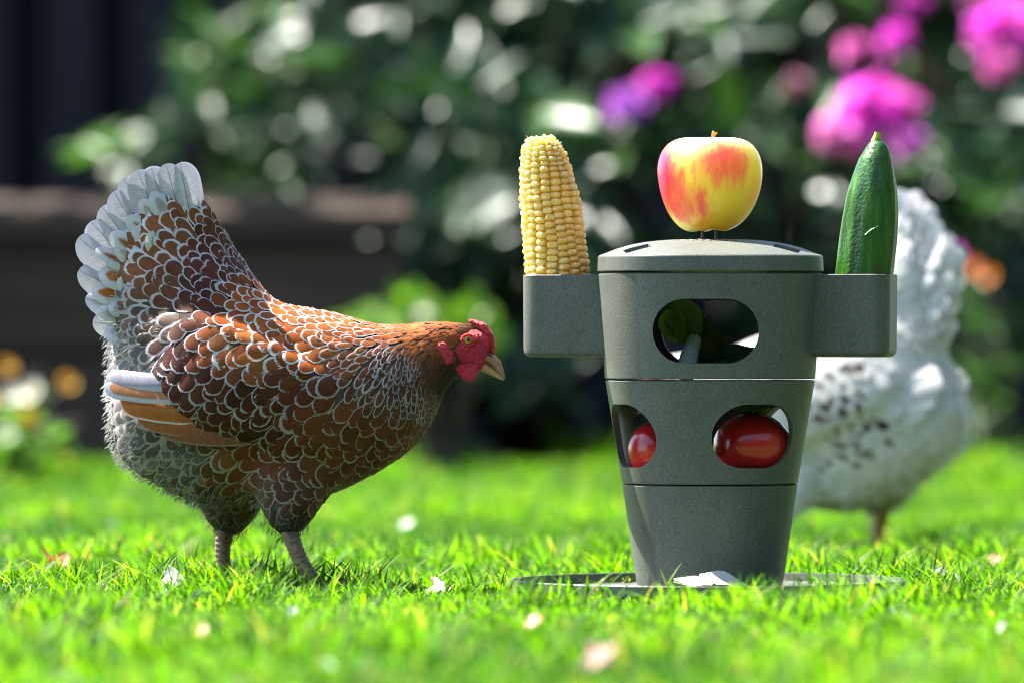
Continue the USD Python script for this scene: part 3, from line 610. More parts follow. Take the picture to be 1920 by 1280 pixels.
for (o, dx, up, L, W, c, sd, col) in ((local(1300, 640, -0.028), (-0.55, 0.2, 0.85), (0.2, -1, 0.3), 0.034, 0.015, 0.3, 1, (0.07, 0.13, 0.02)), (local(1302, 640, -0.02), (-0.1, 0.3, 1), (0.5, -1, 0.1), 0.030, 0.012, -0.3, 2, (0.04, 0.07, 0.015)),
                                      (local(1296, 660, -0.03), (0.75, 0.1, 0.35), (0.1, -1, 0.6), 0.030, 0.012, -0.5, 3, (0.06, 0.06, 0.015)), (local(1270, 640, -0.035), (-0.2, 0.2, 0.9), (-0.4, -1, 0), 0.024, 0.011, 0.3, 4, (0.12, 0.2, 0.02)),
                                      (local(1330, 690, -0.04), (0.9, 0.1, 0.25), (0, -0.5, 1), 0.036, 0.016, 0.1, 5, (0.03, 0.06, 0.02)), (local(1260, 692, -0.03), (0.9, 0.2, 0.1), (0, -0.3, 1), 0.045, 0.014, 0.2, 6, (0.03, 0.05, 0.02)), (local(1300, 695, -0.045), (0.9, -0.1, 0.05), (0, -0.3, 1), 0.050, 0.012, 0.05, 7, (0.03, 0.06, 0.025))):
    v, f = big_leaf(L, W, c, sd); v = o + oriented(v, dx, up); v[:, 2] = np.maximum(v[:, 2], Fz + 0.0005 * sd)
    obj('leaf', (v, f), M['greens'], gr_, smooth=True, attrs={'tint': np.broadcast_to(col, (len(v), 3))})

# ------------------------------------------------------------------ hens
HX, HZ = 470.0, 1115.0                      # the hen's own origin in the photograph: the ground between its feet
PX = 1 / 2500.0
def hp(px, py, y=0.0): return np.array([(px - HX) * PX, y, (HZ - py) * PX])

# template of one feather: across s, along t
FS = np.array([-1, -0.8, -0.45, 0, 0.45, 0.8, 1.0]); FT0 = np.array([0, 0.25, 0.45, 0.6, 0.72, 0.82, 0.90, 0.955, 0.985, 0.997, 1.0])
def feather_profile(t, point=0.0, k=None):
    k = k or 0.62 + 0.08 * point
    w = np.where(t < k, 0.45 + 0.55 * np.sin(np.clip(t / k, 0, 1) * np.pi / 2), np.sqrt(np.clip(1 - ((t - k) / (1 - k)) ** 2, 0, 1)))
    return w * (1 - point * np.clip((t - 0.35) / 0.65, 0, 1) * 0.5)
def feather_template(point, aspect):
    """Unit grid with its distance to the rim, in half-widths; aspect = length / half-width."""
    FT, kk = FT0, None
    if aspect > 6: kk = 1 - 1.25 / aspect; FT = np.concatenate([np.linspace(0, kk, 6), kk + (1 - kk) * np.array([0.3, 0.55, 0.75, 0.9, 0.97, 1.0])])
    t = np.repeat(FT, len(FS)); s = np.tile(FS, len(FT)); w = feather_profile(t, point, kk); x = s * w; y = t * aspect
    to = np.concatenate([np.linspace(0.15, 0.8, 150), np.linspace(0.8, 1, 150)]); wo = feather_profile(to, point, kk); ol = np.vstack([np.stack([wo, to * aspect], 1), np.stack([-wo, to * aspect], 1), np.stack([np.linspace(-wo[-1], wo[-1], 9), np.full(9, aspect)], 1)])
    rim = cKDTree(ol).query(np.stack([x, y], 1))[0]
    n = len(FS); f = []
    for i in range(len(FT) - 1):
        for k in range(n - 1):
            a = i * n + k; f += [[a, a + 1, a + n + 1], [a, a + n + 1, a + n]]
    return t, x, s, rim, np.array(f)
_T = {}
def template(point, aspect):
    k = (round(point * 4) / 4, round(aspect * 2) / 2)
    if k not in _T: _T[k] = feather_template(*k)
    return _T[k]

# px, py, direction of the tip (right, down), spacing px, ground colour, lace colour, lace width, pointedness, fluff
BR, DK, OR, MH = (0.140, 0.037, 0.011), (0.075, 0.017, 0.007), (0.38, 0.088, 0.010), (0.12, 0.028, 0.008)
LW, LG, LB_, LK = (0.76, 0.72, 0.73), (0.40, 0.36, 0.37), (0.36, 0.31, 0.25), (0.08, 0.065, 0.05)
CTRL = [
 (885, 608, -1, .02, 8, (.13, .045, .018), (.20, .07, .025), .2, .6, 0), (850, 604, -1, .06, 10, (.34, .10, .02), (.36, .11, .03), .2, .6, 0), (840, 640, -.85, .5, 10, (.34, .09, .02), (.25, .07, .02), .2, .6, 0),
 (835, 700, -.3, .95, 10, (.025, .018, .016), (.03, .02, .018), .2, .6, 0), (845, 722, -.25, .95, 11, (.02, .016, .015), (.03, .02, .018), .2, .6, 0),
 (780, 608, -1, .04, 13, (.42, .12, .02), (.36, .11, .03), .25, .6, 0), (790, 645, -.8, .6, 13, (.36, .10, .02), (.34, .11, .04), .25, .6, 0), (740, 612, -.95, .25, 15, OR, (.55, .35, .28), .2, .6, 0),
 (815, 690, -.35, .93, 12, (.10, .035, .015), (.16, .07, .035), .25, .6, 0), (770, 680, -.35, .93, 14, (.13, .05, .025), (.48, .42, .46), .25, .75, 0), (725, 670, -.5, .85, 16, (.14, .05, .025), (.58, .53, .58), .28, .75, 0),
 (760, 730, -.2, .98, 18, (.10, .04, .022), (.50, .45, .48), .26, .75, 0), (800, 750, .05, 1, 16, (.12, .045, .022), (.46, .42, .40), .24, .6, 0), (700, 720, -.5, .85, 22, (.13, .045, .02), (.52, .47, .48), .26, .6, 0),
 (680, 625, -.95, .3, 20, OR, (.72, .60, .54), .30, .4, 0), (680, 670, -.8, .6, 22, (.30, .09, .025), (.68, .6, .6), .3, .5, 0),
 (620, 605, -.97, .22, 27, OR, LW, .27, .1, 0), (550, 575, -.95, .25, 27, OR, LW, .28, .1, 0), (500, 560, -.85, .4, 26, OR, LW, .28, .1, 0), (540, 620, -.92, .32, 34, OR, LW, .24, 0, 0), (470, 610, -.9, .38, 32, OR, LW, .24, 0, 0),
 (600, 655, -.9, .4, 32, OR, LW, .24, 0, 0), (500, 660, -.85, .5, 36, (.42, .12, .022), LW, .2, 0, 0), (440, 640, -.8, .55, 34, (.34, .09, .02), LW, .2, 0, 0),
 (620, 715, -.85, .5, 40, BR, LG, .20, 0, 0), (560, 730, -.8, .55, 38, MH, LG, .18, 0, 0), (490, 720, -.62, .75, 36, DK, LG, .18, 0, 0), (420, 690, -.5, .85, 36, DK, LG, .18, 0, 0), (340, 690, -.35, .93, 44, DK, (.5, .47, .52), .16, 0, 0), (350, 630, -.45, .85, 44, DK, (.55, .52, .6), .18, 0, 0),
 (340, 750, -.55, .8, 42, DK, (.46, .42, .42), .15, 0, 0), (430, 770, -.7, .7, 38, DK, LB_, .16, 0, 0), (510, 800, -.85, .5, 36, DK, LB_, .16, 0, 0), (570, 800, -.8, .55, 38, MH, LB_, .17, 0, 0),
 (660, 770, -.72, .68, 42, BR, LB_, .17, 0, 0), (725, 790, -.6, .8, 34, BR, LB_, .17, 0, 0), (640, 840, -.8, .58, 42, BR, LB_, .16, 0, 0), (720, 850, -.65, .75, 30, BR, LB_, .16, 0, 0), (790, 800, -.25, .95, 24, BR, LB_, .18, .2, 0),
 (640, 900, -.95, .25, 32, (.14, .05, .02), (.36, .31, .24), .2, 0, .2), (560, 910, -.92, .35, 34, (.12, .05, .025), (.33, .29, .22), .22, 0, .4), (520, 850, -.85, .5, 40, BR, LB_, .17, 0, 0), (450, 870, -.7, .7, 40, (.19, .06, .022), (.38, .33, .28), .2, 0, .2),
 (380, 850, -.75, .6, 34, (.10, .085, .075), (.30, .28, .26), .35, .1, .8), (310, 810, -.85, .4, 34, (.11, .09, .08), (.30, .28, .26), .38, .1, .9), (240, 790, -.95, .3, 30, (.24, .2, .18), (.48, .45, .44), .4, .1, 1), (215, 730, -.97, .1, 26, (.5, .4, .36), (.75, .72, .72), .4, .1, 1),
 (260, 860, -.85, .55, 30, (.2, .17, .15), (.40, .37, .35), .4, .1, 1), (340, 920, -.5, .85, 28, (.10, .085, .07), (.28, .25, .22), .4, .1, 1), (420, 930, -.3, .95, 28, (.06, .05, .04), (.16, .14, .115), .4, .1, 1),
 (430, 985, -.1, 1, 22, (.022, .018, .016), LK, .3, .1, 1), (540, 975, -.1, 1, 22, (.022, .018, .016), LK, .3, .1, 1), (480, 940, -.5, .85, 28, (.09, .06, .04), (.22, .18, .14), .35, .1, .8),
 (460, 500, -.5, -.85, 19, (.10, .035, .02), (.56, .52, .62), .26, .3, 0), (430, 440, -.5, -.85, 22, (.13, .04, .016), (.56, .52, .6), .24, .2, 0), (400, 560, -.62, -.75, 28, DK, (.48, .45, .52), .22, 0, 0), (400, 480, -.6, -.8, 30, MH, (.6, .56, .62), .22, 0, 0),
 (380, 400, -.5, -.85, 30, (.26, .08, .02), LW, .3, .1, 0), (340, 470, -.75, -.62, 34, (.22, .07, .02), (.66, .62, .64), .27, 0, 0), (300, 430, -.8, -.58, 36, (.3, .1, .03), LW, .4, 0, 0), (260, 500, -.95, -.3, 36, (.24, .09, .03), (.72, .68, .7), .4, 0, .1),
 (330, 560, -.85, -.35, 34, (.15, .05, .02), (.52, .48, .48), .27, 0, .1), (250, 580, -.97, -.1, 32, (.16, .10, .07), (.50, .47, .47), .4, 0, .5), (330, 610, -.9, .1, 30, (.10, .06, .04), (.36, .34, .34), .34, 0, .5), (240, 640, -.95, .2, 28, (.2, .16, .14), (.48, .46, .46), .42, 0, 1), (270, 680, -.9, .35, 28, (.18, .15, .13), (.42, .4, .4), .42, 0, 1),
]
CT = np.array([list(c[:5]) + list(c[5]) + list(c[6]) + list(c[7:]) for c in CTRL], float)

def plumage_at(px, py):
    d2 = (CT[:, 0][None] - px[:, None]) ** 2 + ((CT[:, 1][None] - py[:, None])) ** 2 + 60
    w = d2 ** -2.2; w /= w.sum(1, keepdims=True)
    return w @ CT[:, 2:]

def hen_core(white):
    N = [(308, 770, 100, .80), (425, 735, 178, .72), (590, 745, 165, .74), (690, 742, 132, .76), (762, 690, 82, .74), (826, 654, 53, .66), (866, 643, 43, .56), (886, 639, 34, .48),      # 0-7 body to head
         (385, 610, 128, .66), (318, 540, 112, .50), (296, 468, 86, .42), (298, 412, 62, .30), (346, 396, 46, .32), (388, 500, 64, .46),                                            # 8-13 tail root
         (296, 815, 82, .9), (400, 840, 108, .95), (520, 830, 96, .95), (620, 830, 92, .9)]                                                          # 14-17 belly
    nodes = [(*(hp(a, b)), r * PX, s) for a, b, r, s in N]
    nodes += [(*hp(430, 880, 0.026), 78 * PX, .6), (*hp(428, 965, 0.034), 44 * PX, .8), (*hp(550, 880, -0.026), 76 * PX, .6), (*hp(545, 960, -0.036), 43 * PX, .8)]          # 18-21 thighs
    extra = []
    if white: nodes.append((*hp(470, 890, 0), 100 * PX, .85)); extra = [(22, 15), (22, 17)]
    links = extra + [(0, 1), (1, 2), (2, 3), (3, 4), (4, 5), (5, 6), (6, 7), (1, 8), (8, 9), (9, 10), (10, 11), (11, 12), (12, 13), (13, 8), (10, 13), (9, 0), (0, 14), (14, 15), (15, 16), (16, 17), (17, 3), (15, 1), (16, 2), (18, 19), (20, 21), (18, 1), (20, 2)]
    t = chain(nodes, edge=9 * PX, smooth=26, links=links)
    v = np.array(t.vertices); n = np.array(t.vertex_normals)
    px, py = v[:, 0] / PX + HX, HZ - v[:, 2] / PX
    # folded wings stand proud of the flanks
    c, s = math.cos(-0.28), math.sin(-0.28); dx, dy = px - 455, py - 715
    u, w = (dx * c - dy * s * -1) / 190, (-dx * s * -1 + dy * c) / 100
    e = np.sqrt(u ** 2 + w ** 2); k = np.clip((1.12 - e) / 0.32, 0, 1); k = k * k * (3 - 2 * k)
    v += n * (k * np.clip(np.abs(n[:, 1]) * 1.6 - 0.3, 0, 1) * 11 * PX)[:, None]
    return trimesh.Trimesh(v, t.faces, process=False)

def strip_feather(path, half, normal, point, ground, lace, lw, rnd, camber=0.12):
    """One long feather along a curved path (n,3); half = half-width in metres."""
    path = np.asarray(path, float); L = np.linalg.norm(np.diff(path, axis=0), axis=1).sum()
    t, x, s, rim, f = template(point, L / half)
    q = np.linspace(0, 1, len(path)); c = np.stack([np.interp(t, q, path[:, k]) for k in range(3)], 1)
    d = unit(np.gradient(path, axis=0)); d = unit(np.stack([np.interp(t, q, d[:, k]) for k in range(3)], 1)); b = unit(np.cross(d, normal)); n = np.cross(b, d)
    v = c + b * (x * half)[:, None] - n * (camber * half * x ** 2)[:, None]
    return v, f, np.stack([t * L / half - 0.55 * np.abs(x), rim / lw, np.full(len(t), rnd)], 1), np.broadcast_to(ground, (len(t), 3)), np.broadcast_to(lace, (len(t), 3))

def hen(name, label, loc, rotz, mirror, white, seed, nsep):
    r = np.random.default_rng(seed); root = thing(name, loc, label, 'hen', rotz)
    def W(v):
        v = np.array(v, float)
        if white:                                                     # leaning further down, with a narrower, more upright tail and a fuller rump
            k = np.clip((v[:, 2] - 0.03) / 0.05, 0, 1) * 0.11; x_, z_ = v[:, 0].copy(), v[:, 2] - 0.12
            v[:, 0] = x_ * np.cos(k) + z_ * np.sin(k); v[:, 2] = 0.12 - x_ * np.sin(k) + z_ * np.cos(k)
            k = np.clip((v[:, 2] - 0.215) / 0.08, 0, 1); k = k * k * (3 - 2 * k); back = np.clip((-v[:, 0]) / 0.06, 0, 1)
            v[:, 0] += k * 0.28 * np.minimum(-0.098 - v[:, 0], 0.0); v[:, 0] -= 0.018 * back * np.clip((0.19 - v[:, 2]) / 0.05, 0, 1) * np.clip((v[:, 2] - 0.03) / 0.05, 0, 1)
        if white: v *= 1.05; v[:, 2] -= 0.020 * np.clip(v[:, 2] / 0.07, 0, 1)
        if mirror: v[:, 0] *= -1
        return v
    def put(nm, m, material, parent=root, smooth=30, attrs=None, lab=None):
        v, f, _ = meshkit.arrays(m); v = W(v)
        if mirror: f = f[:, ::-1]
        return obj(nm, (v, f), material, parent, smooth=smooth, attrs=attrs, label=lab)
    core = hen_core(white)
    put('body', core, M['underw'] if white else M['under'], smooth=True)
    cv, cn = np.array(core.vertices), np.array(core.vertex_normals); kd = cKDTree(cv)

    # --- body feathers: scattered evenly over the skin, laid like shingles
    pts, fi = trimesh.sample.sample_surface(core, 70000, seed=seed); nn = core.face_normals[fi]
    px, py = pts[:, 0] / PX + HX, HZ - pts[:, 2] / PX
    P = plumage_at(px, py); P[:, 2] *= 0.71; sp = P[:, 2] * PX
    face = ((px - 891) / 36) ** 2 + ((py - 664) / 42) ** 2 < 1
    ok = ~face & ~((px > 908) & (py > 612)) & ~((px > 868) & (py > 692)); idx = np.nonzero(ok)[0]
    cell = 0.006; grid = {}; keep = []
    for i in idx:
        p, d = pts[i], sp[i] * 0.77; key = tuple(np.floor(p / cell).astype(int)); R = int(math.ceil(d / cell)); hit = False
        for a in range(-R, R + 1):
            for b in range(-R, R + 1):
                for c in range(-R, R + 1):
                    for j in grid.get((key[0] + a, key[1] + b, key[2] + c), ()):
                        if ((pts[j] - p) ** 2).sum() < d * d and nn[j] @ nn[i] > 0: hit = True; break
                    if hit: break
                if hit: break
            if hit: break
        if not hit: keep.append(i); grid.setdefault(key, []).append(i)
    keep = np.array(keep); N = len(keep); p, n, C = pts[keep], nn[keep], P[keep]
    _, kk = kd.query(p); n = cn[kk]
    d = np.stack([C[:, 0], r.normal(0, 0.08, N), -C[:, 1]], 1); d = unit(d - (d * n).sum(1)[:, None] * n); d = unit(d + r.normal(0, 0.14, (N, 3))); d = unit(d - (d * n).sum(1)[:, None] * n); b = np.cross(n, d)
    sp = C[:, 2] * PX; point, fluff = C[:, 10], C[:, 11]
    half = sp * 0.70 * (1 - 0.34 * point) * r.uniform(0.82, 1.14, N); L = sp * (1.95 + 0.55 * point) * r.uniform(0.92, 1.12, N)
    ground, lace = C[:, 3:6] * r.uniform(0.7, 1.3, (N, 1)) * r.uniform(0.9, 1.1, (N, 3)), C[:, 6:9] * r.uniform(0.9, 1.08, (N, 1)); lw = C[:, 9] * r.uniform(0.5, 1.1, N) * np.where(r.uniform(0, 1, N) < 0.08, 1.8, 1.0)
    fpx, fpy = p[:, 0] / PX + HX, HZ - p[:, 2] / PX
    if white:
        lace = np.tile([[0.81, 0.79, 0.77]], (N, 1)) * r.uniform(0.93, 1.04, (N, 1)); ground = np.tile([[0.74, 0.72, 0.71]], (N, 1)) * r.uniform(0.9, 1.05, (N, 1))
        zone = np.exp(-(((fpx - 430) / 85) ** 2 + ((fpy - 775) / 120) ** 2) ** 1.5); spot = r.uniform(0, 1, N) < zone * 0.75
        ground[spot] = np.array([0.10, 0.062, 0.048]) * r.uniform(0.5, 2.2, (spot.sum(), 1)); lw[spot] = r.uniform(0.42, 0.75, spot.sum()); lw[~spot] = 0.3
    big, rest, size = [], [], []
    fl = []
    for i in range(N):
        t, x, s, rim, f = template(point[i], L[i] / half[i])
        tip = np.clip((t - 0.7) / 0.3, 0, 1); t = t + r.normal(0, 0.022, len(t)) * tip; x = x * (1 + r.normal(0, 0.05, len(t)) * (0.3 + tip))
        v = p[i] + d[i] * (t * L[i])[:, None] + b[i] * (x * half[i])[:, None]
        fl.append((v, f, t, x, rim))
    allv = np.vstack([q[0] for q in fl]); _, q = kd.query(allv, k=3); w3 = 1 / 3
    ql = cv[q].mean(1); qn = unit(cn[q].mean(1))
    dist = ((allv - ql) * qn).sum(1); o = 0; out = []
    for i, (v, f, t, x, rim) in enumerate(fl):
        m = len(v); dd = dist[o:o + m]; qq = qn[o:o + m]; o += m
        h = 0.0004 + (0.6 if white else 1.0) * sp[i] * (0.11 + 0.05 * fluff[i]) * t ** 1.1 - 0.16 * half[i] * x ** 2 * t + r.normal(0, 0.00012)
        h = h + sp[i] * max(0, r.normal(0.0, 0.05)) * t ** 2 + sp[i] * 0.06 * np.sin(r.uniform(0, 6.28)) * x * t
        v = v + qq * (h - np.clip(dd, -0.02, 0.02))[:, None]
        fc = np.stack([t * L[i] / half[i] - 0.5 * np.abs(x), rim / lw[i], np.full(m, r.uniform())], 1)
        if fluff[i] > 0.5: fc[:, 1] += 0.25 * r.normal(0, 1, m) * fluff[i]
        out.append((v, f, fc, np.broadcast_to(ground[i], (m, 3)), np.broadcast_to(lace[i], (m, 3))))
    near = [i for i in range(N) if n[i, 1] < -0.15]; near.sort(key=lambda i: -sp[i] * min(1, -n[i, 1] + 0.3)); sepset = set(near[:nsep])
    def put_feather(nm, F, parent=root):
        return put(nm, (F[0], F[1]), M['featherw' if white else 'feather'], parent, True, {'fc': F[2], 'ground': F[3], 'lace': F[4]})
    for i in near[:nsep]: put_feather('body_feather', out[i])
    R_ = [out[i] for i in range(N) if i not in sepset]
    v, f = cat([(q[0], q[1]) for q in R_])
    put('body_feather', (v, f), M['featherw' if white else 'feather'], root, True, {'fc': np.vstack([q[2] for q in R_]), 'ground': np.vstack([q[3] for q in R_]), 'lace': np.vstack([q[4] for q in R_])}).SetCustomDataByKey('kind', 'stuff')

    # --- tail: fan of broad feathers on both sides, coverts over them
    lav, wht = (0.56, 0.54, 0.62), (0.74, 0.71, 0.74)
    main = [(338, 304, 388, 560), (312, 309, 380, 560), (285, 313, 372, 565), (258, 320, 365, 570), (234, 336, 358, 575), (212, 358, 350, 580), (192, 388, 345, 585), (166, 420, 338, 590), (147, 448, 330, 590), (150, 505, 325, 595), (163, 560, 320, 600), (180, 610, 315, 605)]
    cov = [(290, 362, 385, 505), (262, 378, 372, 510), (238, 405, 362, 515), (255, 425, 360, 520), (205, 440, 350, 530), (220, 465, 345, 535), (180, 468, 340, 540), (190, 512, 335, 550), (215, 530, 330, 552), (172, 545, 330, 560), (205, 575, 320, 572), (186, 590, 318, 580), (280, 440, 365, 530), (250, 470, 350, 545), (196, 628, 310, 610), (215, 640, 310, 620)]
    for side in (-1, 1):
        for layer, L_ in enumerate((main, cov)):
            for k, (tx, ty, rx, ry) in enumerate(L_):
                jx, jy = r.normal(0, 3, 2); y0, y1 = side * (0.001 + 0.002 * layer), side * (0.002 + 0.004 * layer + 0.005 * k / len(L_) + r.uniform(0, 0.004))
                k0 = 0.42 * layer; a, e = hp(rx + (tx - rx) * k0, ry + (ty - ry) * k0, y0), hp(tx + jx, ty + jy, y1); q = np.linspace(0, 1, 8)[:, None]
                bow = np.array([0, side * (0.003 + 0.002 * layer), 0]) * np.sin(q * np.pi * 0.8); path = a + (e - a) * q + bow
                if white: g, l, w = (0.74, 0.73, 0.75), wht, 0.4
                elif layer == 0: g, l, w = (0.56, 0.54, 0.60), lav, 0.5
                else:
                    oc = k in (2, 4, 6, 7, 9, 12, 13); g, l, w = ((0.42, 0.13, 0.025) if oc else (0.55, 0.45, 0.42)), wht, (0.78 if k in (2, 4, 6) else 0.6)
                hw = (31 if layer == 0 else 22) * PX * r.uniform(0.85, 1.12)
                nm = np.array([0.0, side * 1.0, 0.25]) + r.normal(0, 0.16, 3)
                last_prim = put_feather('tail_feather' if layer == 0 else 'tail_covert', strip_feather(path, hw, nm, 0.0, np.array(g) * r.uniform(0.85, 1.15), np.array(l) * r.uniform(0.93, 1.05), w, r.uniform(), camber=0.25))
                if layer == 0:
                    put('shaft', tube(path[2:] + np.array([0, side * 0.0006, 0]), np.linspace(0.0005, 0.00015, 6), 5), M['claw' if not white else 'underw'], last_prim)
    # --- flight feathers at the end of the folded wing
    base_y = -(np.abs(cv[kd.query(hp(330, 760, -0.06))[1]][1]) + 0.004)
    for side in (1, -1):
        for k, (tx, ty, rx, ry, g, l, w) in enumerate([(204, 706, 430, 705, (0.40, 0.37, 0.44), lav, 0.45), (203, 722, 450, 735, (0.45, 0.20, 0.09), lav, 0.42), (230, 746, 470, 772, (0.42, 0.13, 0.02), (0.70, 0.56, 0.48), 0.14), (262, 772, 500, 800, (0.34, 0.11, 0.028), (0.30, 0.2, 0.14), 0.12), (300, 790, 520, 812, (0.26, 0.09, 0.03), (0.24, 0.18, 0.13), 0.12)]):
            if white: g, l = (0.76, 0.74, 0.72), wht
            yb = base_y + (0.008 if white else 0); yt = yb + 0.020 - 0.0022 * k
            a, e = hp(rx, ry, side * (yb + 0.014)), hp(tx, ty, side * yt); q = np.linspace(0, 1, 8)[:, None]; path = a + (e - a) * q + np.array([0, -side * 0.007, -0.004]) * np.sin(q * np.pi)
            put_feather('wing_feather', strip_feather(path, (19, 21, 29, 27, 27)[k] * PX, np.array([0.1, -side, 0.25]), 0.1, g, l, w, r.uniform(), camber=0.2))

    # --- loose down along rump, belly and thighs
    m = C[:, 11]; cand = [i for i in range(N) if m[i] > 0.45]; bits = []; cols = []
    for i in cand:
        for _ in range(5 if not white else 9):
            t, x = r.uniform(0.3, 1.0), r.uniform(-1, 1); a = p[i] + d[i] * t * L[i] + b[i] * x * half[i] + n[i] * sp[i] * 0.16 * t
            e = unit(d[i] + n[i] * r.uniform(0.1, 0.7) + r.normal(0, 0.25, 3)) * r.uniform(7, 15) * PX; sd_ = unit(np.cross(e, [0.1, 1, 0.1])) * 0.00016
            bits.append((np.array([a - sd_, a + sd_, a + e * 0.55 + np.array([0, 0, -0.0006]) + sd_ * 0.7, a + e * 0.55 - sd_ * 0.7, a + e + np.array([0, 0, -0.0016])]), np.array([[0, 1, 2], [0, 2, 3], [3, 2, 4]])))
            cols.append(np.broadcast_to(lace[i] * r.uniform(0.8, 1.25), (5, 3)))
    if not white:                                                     # frayed barbs along the feather tips
        fb, fcol = [], []
        for i in near:
            if m[i] > 0.45: continue
            for _ in range(9):
                x_ = r.uniform(-0.9, 0.9); t_ = 0.97 - 0.30 * x_ * x_; a = p[i] + d[i] * t_ * L[i] + b[i] * x_ * half[i] * 0.95 + n[i] * sp[i] * 0.14
                e = unit(d[i] + b[i] * x_ * 0.9 + n[i] * r.uniform(-0.1, 0.35) + r.normal(0, 0.15, 3)) * r.uniform(2.5, 6) * PX; s_ = unit(np.cross(e, n[i])) * 0.00016
                fb.append((np.array([a - s_, a + s_, a + e]), np.array([[0, 1, 2]]))); fcol.append(np.broadcast_to(lace[i] * r.uniform(0.7, 1.1), (3, 3)))
        put('barb_fringe', cat(fb), M['fluff'], root, False, {'ground': np.vstack(fcol)}).SetCustomDataByKey('kind', 'stuff')
    if bits: put('loose_down', cat(bits), M['fluff'], root, False, {'ground': np.vstack(cols)}).SetCustomDataByKey('kind', 'stuff')

    # --- head
    def blob(cx, cy, y, rx, ry_, rz, rot=0.0, noise=0.0, sub=3, sd=0):
        s = trimesh.creation.icosphere(sub); v = np.array(s.vertices)
        if noise: v = v * (1 + noise * (meshkit.fbm(v * 5 + 9, 3, sd)[:, None] - 0.5))
        v = v * np.array([rx, ry_, rz]) * PX; c, s_ = math.cos(rot), math.sin(rot); v = np.stack([v[:, 0] * c - v[:, 2] * s_, v[:, 1], v[:, 0] * s_ + v[:, 2] * c], 1)
        return trimesh.Trimesh(v + hp(cx, cy, y), s.faces, process=False)
    hull = lambda *b: tri(m3.Manifold.hull_points(np.vstack([np.array(q.vertices) for q in b])))
    def soften(t, edge=1.6, it=8, bump=0.0, sd=3):
        t.merge_vertices(); q = tri(m3.Manifold(m3.Mesh(np.array(t.vertices, np.float32), np.array(t.faces, np.uint32))).refine_to_length(edge * PX)); q.merge_vertices(); trimesh.smoothing.filter_taubin(q, iterations=it)
        if bump: v = np.array(q.vertices); q.vertices = v + np.array(q.vertex_normals) * ((meshkit.fbm(v * 900, 3, sd) - 0.5) * bump * PX)[:, None]
        return q
    fc_ = chain([(*hp(884, 643), 29 * PX, .92), (*hp(872, 668), 27 * PX, .95), (*hp(890, 676), 22 * PX, 1.0), (*hp(903, 658), 17.5 * PX, .95), (*hp(901, 640), 21 * PX, .95), (*hp(857, 656), 20 * PX, 1.62)], edge=2.0 * PX, smooth=8, links=[(0, 1), (1, 2), (2, 3), (3, 4), (4, 0), (0, 2), (0, 3), (5, 0), (5, 1)])
    v = np.array(fc_.vertices); nrm = np.array(fc_.vertex_normals); v += nrm * ((meshkit.fbm(v * 700, 3, 2) - 0.5) * 2.4 * PX)[:, None]; fc_ = trimesh.Trimesh(v, fc_.faces, process=False)
    facep = put('face', fc_, M['skin'], smooth=True)
    for side in (-1, 1):
        ye = side * 27.0 * PX
        ring = trimesh.creation.torus(11.0 * PX, 2.4 * PX, 36, 12); rv = np.array(ring.vertices); rv = np.stack([rv[:, 0] * 1.08, rv[:, 2], rv[:, 1] * 0.92], 1) + hp(878, 637, ye + side * 1.2 * PX); put('eyelid', trimesh.Trimesh(rv, ring.faces), M['skin'], facep, smooth=True)
        eye = put('eye', blob(878, 637, ye - side * 3.5 * PX, 9.6, 7.6, 9.6, sub=3), M['iris'], smooth=True)
        put('pupil', blob(878.6, 636.6, ye + side * 1.9 * PX, 4.6, 3.0, 4.6, sub=2), M['pupil'], eye, smooth=True)
        put('ear_lobe', soften(hull(blob(829, 654, side * 38.5 * PX, 12, 5, 13, sub=2), blob(839, 669, side * 37 * PX, 11.5, 5, 14, sub=2)), bump=2.5), M['skin'], smooth=True)
        put('wattle', soften(hull(blob(886, 686, side * 21 * PX, 13, 5, 9, sub=2), blob(878, 699, side * 28 * PX, 16, 5, 15, sub=2), blob(865, 690, side * 25 * PX, 11, 5, 9, sub=2)), bump=2.5), M['skin'], smooth=True)
    cmb = chain([(*hp(882, 602), 3.5 * PX, 1.6), (*hp(893, 606), 5.0 * PX, 1.7), (*hp(905, 612), 7.0 * PX, 1.7), (*hp(916, 626), 7.5 * PX, 1.6), (*hp(922, 642), 6.5 * PX, 1.4), (*hp(924, 660), 4.5 * PX, 1.3)], edge=1.5 * PX, smooth=6)
    v = np.array(cmb.vertices); v += np.array(cmb.vertex_normals) * ((meshkit.noise(v * 800, 8) - 0.45) * 3.6 * PX)[:, None]
    put('comb', trimesh.Trimesh(v, cmb.faces, process=False), M['comb'], smooth=True)
    up = chain([(*hp(903, 668), 10 * PX, 1.35), (*hp(918, 671), 11 * PX, 1.15), (*hp(931, 682), 9.5 * PX, .95), (*hp(939, 696), 6 * PX, .9), (*hp(945.5, 708), 2.0 * PX, .9)], edge=1.8 * PX, smooth=5)
    ub = put('upper_beak', up, M['beakd'], smooth=True)
    for side in (-1, 1):
        put('nostril', blob(918.5, 665, side * 11.2 * PX, 5.2, 3.0, 2.6, -0.6, sub=2), M['nostril'], ub, smooth=True)
    lo = chain([(*hp(890, 676), 6 * PX, 2.2), (*hp(905, 686), 9 * PX, 1.25), (*hp(921, 696), 7 * PX, 1.0), (*hp(933, 704), 4.5 * PX, .9), (*hp(943, 711), 1.8 * PX, .9)], edge=1.8 * PX, smooth=5)
    put('lower_beak', lo, M['beak'], smooth=True)

